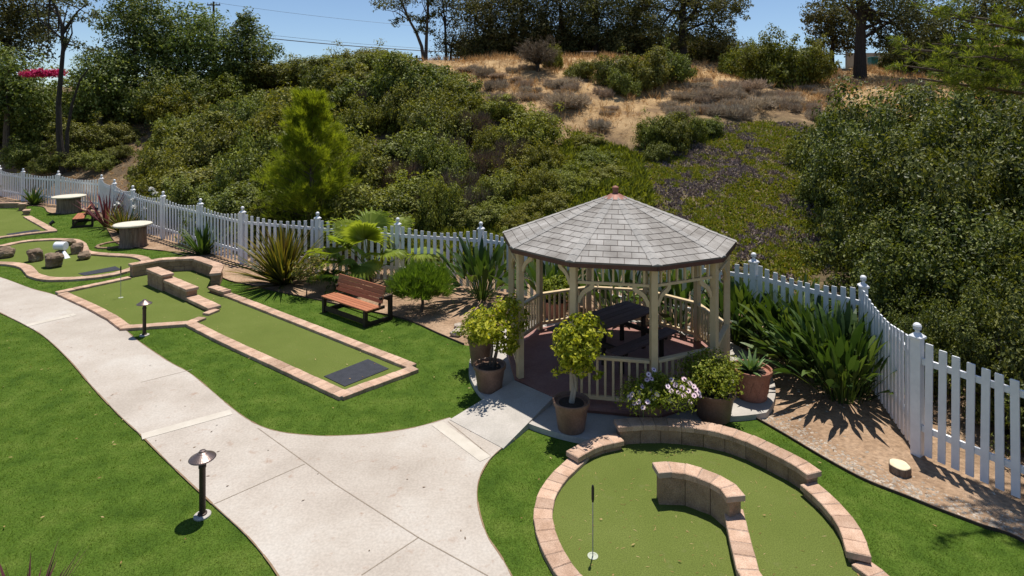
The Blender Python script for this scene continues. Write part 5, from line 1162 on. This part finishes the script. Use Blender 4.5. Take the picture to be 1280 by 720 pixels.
b = MB(); b.box((0, 0, .46), (1.2, .34, .07)); b.build('seat', M['pebble'], t)
for s in (-.45, .45):
    b = MB(); b.box((s, 0, .2), (.09, .3, .44)); b.build('leg', M['bark'], t)
M['creamwall'] = surf('cream_wall', [(.42, .41, .38), (.5, .49, .45)], 4, .8, .1)
M['teal'] = surf('teal_bin', [(.03, .16, .19), (.04, .2, .23)], 4, .5, 0)
M['rooftile'] = surf('orange_roof_tile', [(.30, .12, .07), (.42, .19, .11)], 4, .85, .5, 20, island=.1)
M['stucco'] = surf('stucco', [(.5, .44, .36), (.58, .52, .44)], 4, .9, .2)
M['glass'] = surf('window_glass', [(.02, .025, .03), (.03, .035, .04)], 4, .1, 0, spec=.6)
Y = 56; t = thing('garden_wall', 'low cream panel wall behind the thick dark trunk', 'wall', (XA(1082, Y), Y, TZ(XA(1082, Y), Y)))
b = MB(); x0, x1 = XA(1057, Y)-XA(1082, Y), XA(1112, Y)-XA(1082, Y); b.box(((x0+x1)/2, 0, .75), (x1-x0, .12, 1.7)); b.build('panel', M['creamwall'], t)
for k in range(4):
    b = MB(); b.box((x0+(x1-x0)*k/3, -.09, .8), (.14, .06, 1.86)); b.build('post', M['steel'], t)
x = XA(1091, 54); t = thing('wheelie_bin', 'teal bin standing in front of the cream panel wall', 'bin', (x, 54, TZ(x, 54)))
b = MB(); b.box((0, 0, .5), (.62, .6, 1.0), ch=.05); b.build('body', M['teal'], t); b = MB(); b.box((0, 0, 1.04), (.68, .66, .07), ch=.02); b.build('lid', M['teal'], t)
x = XA(1168, 55); z0 = TZ(x, 55); t = thing('lamp_pole', 'slim pale metal pole standing behind the pine boughs', 'pole', (x, 55, z0))
b = MB(); b.tube([(0, 0, 0), (0, 0, ZA(22, 55)-z0)], [.2, .13], 9); b.build('pole', M['steel'], t); b = MB(); b.lathe([(.28, 0), (.28, .12), (.2, .3)], 10); b.build('base', M['steel'], t)
Y = 62; xc = XA(1290, Y); z0 = TZ(xc, Y); t = thing('house', 'house with an orange tiled roof glimpsed behind the pine at the right edge', 'house', (xc, Y, z0)); ze = ZA(66, Y)-z0; zr = ZA(44, Y)-z0
b = MB(); b.prism([(-4.2, 0), (6, 0), (6, 8), (-4.2, 8)], -1, ze); b.build('wall', M['stucco'], t)
b = MB(); b.add([(-4.9, -.6, ze-.05), (6.6, -.6, ze-.05), (6.6, 8.6, ze-.05), (-4.9, 8.6, ze-.05), (-2.2, 4, zr), (4, 4, zr)], [(0, 1, 5, 4), (1, 2, 5), (2, 3, 4, 5), (3, 0, 4), (3, 2, 1, 0)]); b.build('roof', M['rooftile'], t)
for s in (-2.5, 1.5):
    b = MB(); b.box((s, -.03, ze*.5), (1.5, .1, 1.2)); w = b.build('window', M['white'], t); b = MB(); b.box((s, -.09, ze*.5), (1.3, .04, 1.0)); b.build('pane', M['glass'], w)

# ------------------------------------------------------------------ ground cover nobody could count
def scatter(poly, n, rng):
    lo = poly.min(0); hi = poly.max(0); P = rng.uniform(lo, hi, (n, 2)); return P[in_poly(P, poly)]
rc = np.random.default_rng(90)
P = scatter(ZONE_ICE, 42000, rc); zf = soft_zone(P, ZONE_ICE, 1.6); P = P[rc.random(len(P)) < zf*1.2]
nz = np.array([.75*mnoise.noise((p[0]*.40, p[1]*.40, 9.1))+.55*mnoise.noise((p[0]*1.5, p[1]*1.5, 3.3))+.4*mnoise.noise((p[0]*4, p[1]*4, 1.3)) for p in P])+rc.normal(size=len(P))*.10; up_ = .30*np.exp(-((P[:, 1]-26)/3.5)**2)-.12
cls = nz+up_ > .08; gap = (nz > -.06) & (nz < .0) & (rc.random(len(P)) < .6); zz = terrain(P)
for nm, sel, mt, hh in (('ice_plant_carpet', (~cls) & (~gap), 'iceplant', .13), ('dry_ice_plant_patch', cls & (~gap), 'icepurple', .11)):
    p = P[sel]; c = np.c_[p, zz[sel]+.01]; D = rc.normal(size=(len(c), 3))*np.array([.8, .8, .3])+np.array([0, 0, .8])
    o = stuff(put(nm, tufts(c, D, 4, hh, .05, .6, rc), M[mt])); o['label'] = {'ice_plant_carpet': 'yellow-green ice plant carpeting the slope behind the gazebo', 'dry_ice_plant_patch': 'purplish dry ice plant patches on the slope behind the gazebo'}[nm]; o['category'] = 'ground cover'
P = scatter(ZONE_STRAW, 52000, rc); zf = soft_zone(P, ZONE_STRAW, 3.5); P = P[(rc.random(len(P)) < zf) & (P[:, 1] < 52)]
nz = np.array([mnoise.noise((p[0]*.3, p[1]*.3, 2.1)) for p in P]); P = P[rc.random(len(P)) < np.clip(.6+nz*1.6, .06, 1)]
c = np.c_[P, terrain(P)]; tall = np.array([mnoise.noise((p[0]*.9, p[1]*.9, 5.1)) for p in P])+rc.normal(size=len(P))*.15 > .12
o = stuff(put('dry_grass', merge([tufts(c[~tall], rc.normal(size=((~tall).sum(), 3))*.45+np.array([0, 0, .8]), 5, .26, .026, .5, rc), tufts(c[tall], rc.normal(size=(tall.sum(), 3))*.35+np.array([0, 0, 1.]), 6, .52, .026, .35, rc)]), M['straw'])); o['label'] = 'straw-coloured dry grass covering the upper slope and crest'; o['category'] = 'dry grass'
# leafy weeds in the strip behind the palm fence and gully
Z = np.array([(XA(p, Y), Y) for p, Y in [(470, 19), (560, 18.6), (640, 17.6), (800, 17.6), (815, 22), (800, 28), (720, 31), (640, 24), (480, 21.5)]])
P = scatter(Z, 26000, rc); c = np.c_[P, terrain(P)+.02]; o = stuff(put('green_weeds', tufts(c, rc.normal(size=(len(c), 3))*.6+np.array([0, 0, 1.]), 4, .34, .11, .6, rc), M['scrubbright'])); o['label'] = 'low leafy weeds filling the gully behind the fence and gazebo'; o['category'] = 'weeds'
# leaf litter and twigs over the wild ground on the left
Z = np.array([(XA(p, Y), Y) for p, Y in [(-40, 37), (130, 32), (230, 28), (320, 22), (300, 34), (260, 46), (-60, 48)]])
P = scatter(Z, 9000, rc); c = np.c_[P, terrain(P)+.01]; o = stuff(put('leaf_litter', tufts(c, rc.normal(size=(len(c), 3))*np.array([1, 1, .3])+np.array([0, 0, .4]), 4, .22, .035, .7, rc), M['straw'])); o['label'] = 'dry leaf litter on the shady left slope'; o['category'] = 'leaf litter'
# pebbles and chips on the soil bed
import bmesh
def chips(name, P, smin, smax, mat, label, flat=.6):
    n = len(P); a = rc.uniform(0, 6.28, n); s = rc.uniform(smin, smax, n); e = rc.uniform(.5, 1, n)
    oc = np.array([(1, 0, 0), (.3, .8, .1), (-.8, .5, 0), (-.7, -.6, .05), (.5, -.8, 0), (.05, 0, .75)]); F0 = np.array([(0, 1, 5), (1, 2, 5), (2, 3, 5), (3, 4, 5), (4, 0, 5)])
    V = oc[None]*s[:, None, None]*np.stack([np.ones(n), e, np.full(n, flat)], 1)[:, None]; ca_, sa = np.cos(a)[:, None], np.sin(a)[:, None]
    X = V[..., 0]*ca_-V[..., 1]*sa+P[:, :1]; Yv = V[..., 0]*sa+V[..., 1]*ca_+P[:, 1:2]; Zv = V[..., 2]+terrain(P)[:, None]-.002
    o = stuff(link(name, np_mesh(name, np.stack([X, Yv, Zv], -1).reshape(-1, 3), (F0[None]+np.arange(n)[:, None, None]*6).reshape(-1, 3)), M[mat])); o['label'] = label; o['category'] = 'gravel'
bedR_np = np.array(bedRs); bedpoly = np.array(bedLs+[GC]+bedRs[:-2]+list(reversed([p for p in FENCE if p[1] > 5 and p[0] > -30])))
P = scatter(bedpoly, 80000, rc); ok = (np.hypot(P[:, 0]-GC[0], P[:, 1]-GC[1]) > 2.95) & (~in_poly(P, np.array(lawn_poly))); P = P[ok]
dr = dist_line(P, bedRs); keep = rc.random(len(P)) < np.clip(1.1-dr/.75, .0, 1)+.12
chips('gravel', P[keep & (dr < 2.2)], .014, .042, 'pebble', 'pale gravel strip between the right lawn edge and bare soil')
P2 = P[rc.random(len(P)) < .15]; chips('soil_debris', P2, .012, .04, 'chip', 'bark chips and small stones scattered over the bare soil bed', .35)
Pn = bedR_np[5] + (rc.random((30000, 2))-.5)*np.array([6, 5]); Pn = Pn[in_poly(Pn, bedpoly) & (~in_poly(Pn, np.array(lawn_poly)))]; dn = dist_line(Pn, bedRs)
chips('gravel', Pn[rc.random(len(Pn)) < np.clip(1.0-dn/.6, 0, 1)], .012, .036, 'pebble', 'pale gravel thickening along the nearest lawn edge by the cut log')
def litter(name, P, z, L, W, mt, label):
    n = len(P); D = rc.normal(size=(n, 3))*np.array([1, 1, .08]); o = stuff(put(name, leaf_quads(np.c_[P, np.full(n, z)], np.c_[rc.normal(size=(n, 2))*.15, np.ones(n)], L*rc.uniform(.5, 1.4, n), W, rc, T=D, fold=.1), M[mt])); o['label'] = label; o['category'] = 'litter'
for o_ in [o for o in bpy.data.objects if o.name.startswith('putting_green')][:2]:
    vs_ = np.array([tuple(v.co) for v in o_.data.vertices]); hp_ = vs_[:len(vs_)//2, :2]+np.array([o_.parent.location.x-o_.parent.location.x, 0])
    litter('turf_litter', scatter(hp_, 420, rc), .030, .055, .006, 'straw', 'pale straw bits lying on the near round putting green' if o_.name == 'putting_green' else 'pale straw bits lying on the long putting green')
Pl = scatter(np.array(path_poly), 900, rc); Pl = Pl[(Pl[:, 1] > 5)][:170]; litter('fallen_leaves', Pl, .036, .045, .018, 'twig', 'few small dry leaves fallen on the concrete path')
Pl = scatter(np.array(lawn_poly), 5000, rc); Pl = Pl[(Pl[:, 1] > 5) & (np.abs(Pl[:, 0]) < Pl[:, 1]*.95) & ~in_poly(Pl, np.array(path_poly))]; litter('fallen_leaves', Pl[:260], .045, .05, .02, 'straw', 'few dry leaves fallen on the green lawns')
Pl = P[rc.random(len(P)) < .09]; n = len(Pl); litter('soil_litter', Pl, .012, .07, .012, 'twig', 'dry leaves and twigs lying on the bare soil bed')
# turf blades: dense near the camera, sparse far away
holes_xy = [o for o in bpy.data.objects if o.name.startswith('putting_green')]
def turf_blades():
    out = []
    lp = np.array(lawn_poly); pp = np.array(path_poly)
    hp = []
    for o in holes_xy:
        vs = np.array([tuple(v.co) for v in o.data.vertices]); hp.append(vs[:len(vs)//2, :2])
    for (y0, y1, dens, L, w) in ((4.6, 7.5, 2300, .034, .0050), (7.5, 10, 1500, .036, .0065), (10, 14, 800, .038, .009), (14, 20, 380, .042, .013), (20, 34, 150, .05, .02)):
        x0, x1 = -640/F_PX*y1-.6, 640/F_PX*y1+.6; n = int((x1-x0)*(y1-y0)*dens); P = rc.uniform((x0, y0), (x1, y1), (n, 2))
        P = P[np.abs(P[:, 0]) < 640/F_PX*P[:, 1]+.5]
        k = in_poly(P, lp); P = P[k]; k = ~in_poly(P, pp); P = P[k]; P = P[np.hypot(P[:, 0]-GC[0], P[:, 1]-GC[1]) > 2.93]
        for h in hp: P = P[~in_poly(P, h)]
        n = len(P); h = np.array([.75+.5*mnoise.noise((p[0]*5, p[1]*5, 0)) for p in P]) if n < 120000 else .75+.3*rc.random(n)
        fa = np.array([mnoise.noise((p[0]*2.2, p[1]*2.2, 7.7)) for p in P])*5+rc.normal(size=n)*1.1
        d = np.c_[np.cos(fa)*.62, np.sin(fa)*.62, np.ones(n)*.8]+rc.normal(size=(n, 3))*.22; d = unit(d); s = unit(np.cross(d, rc.normal(size=(n, 3)))); l = (L*h*rc.uniform(.8, 1.3, n))[:, None]
        b0 = np.c_[P, np.full(n, .010)]; V = np.stack([b0-s*w*.5, b0+s*w*.5, b0+d*l], 1).reshape(-1, 3); out.append(V)
    V = np.concatenate(out); return V, np.arange(len(V)).reshape(-1, 3)
o = stuff(put('grass', turf_blades(), M['blade'])); o['label'] = 'short bright green turf grass covering the lawns'; o['category'] = 'grass'

# ------------------------------------------------------------------ camera, sun, sky
cam = bpy.data.cameras.new('camera'); co = bpy.data.objects.new('camera', cam); COL.objects.link(co)
co.location = (0, 0, CAM_H); co.rotation_euler = (R(90), 0, 0); cam.sensor_width = 36; cam.lens = 36*F_PX/1280; cam.shift_y = -(360-HOR)/1280; cam.clip_end = 6000; cam.clip_start = .1
scene.camera = co
sv = Vector((.085, .26, 1.0)).normalized()
sun = bpy.data.lights.new('sun', 'SUN'); sun.energy = 5.0; sun.angle = R(.53); sun.color = (1, .955, .88); so = bpy.data.objects.new('sun', sun); COL.objects.link(so); so.rotation_euler = sv.to_track_quat('Z', 'Y').to_euler()
w = bpy.data.worlds.new('World'); scene.world = w; w.use_nodes = True; nt = w.node_tree
sky = nt.nodes.new('ShaderNodeTexSky'); sky.sky_type = 'NISHITA'; sky.sun_disc = False; sky.sun_elevation = math.asin(sv.z); sky.sun_rotation = math.atan2(sv.x, sv.y); sky.air_density = .9; sky.dust_density = .1; sky.ozone_density = 3.2; sky.altitude = 100
bg = nt.nodes['Background']; nt.links.new(sky.outputs[0], bg.inputs[0]); bg.inputs[1].default_value = .10
vs = scene.view_settings; vs.view_transform = 'Standard'; vs.look = 'None'; vs.exposure = .26; vs.gamma = 1; vs.use_curve_mapping = False
scene.cycles.max_bounces = 6; scene.cycles.diffuse_bounces = 3; scene.cycles.glossy_bounces = 2; scene.cycles.transmission_bounces = 3; scene.cycles.use_denoising = True; scene.cycles.sample_clamp_indirect = 6
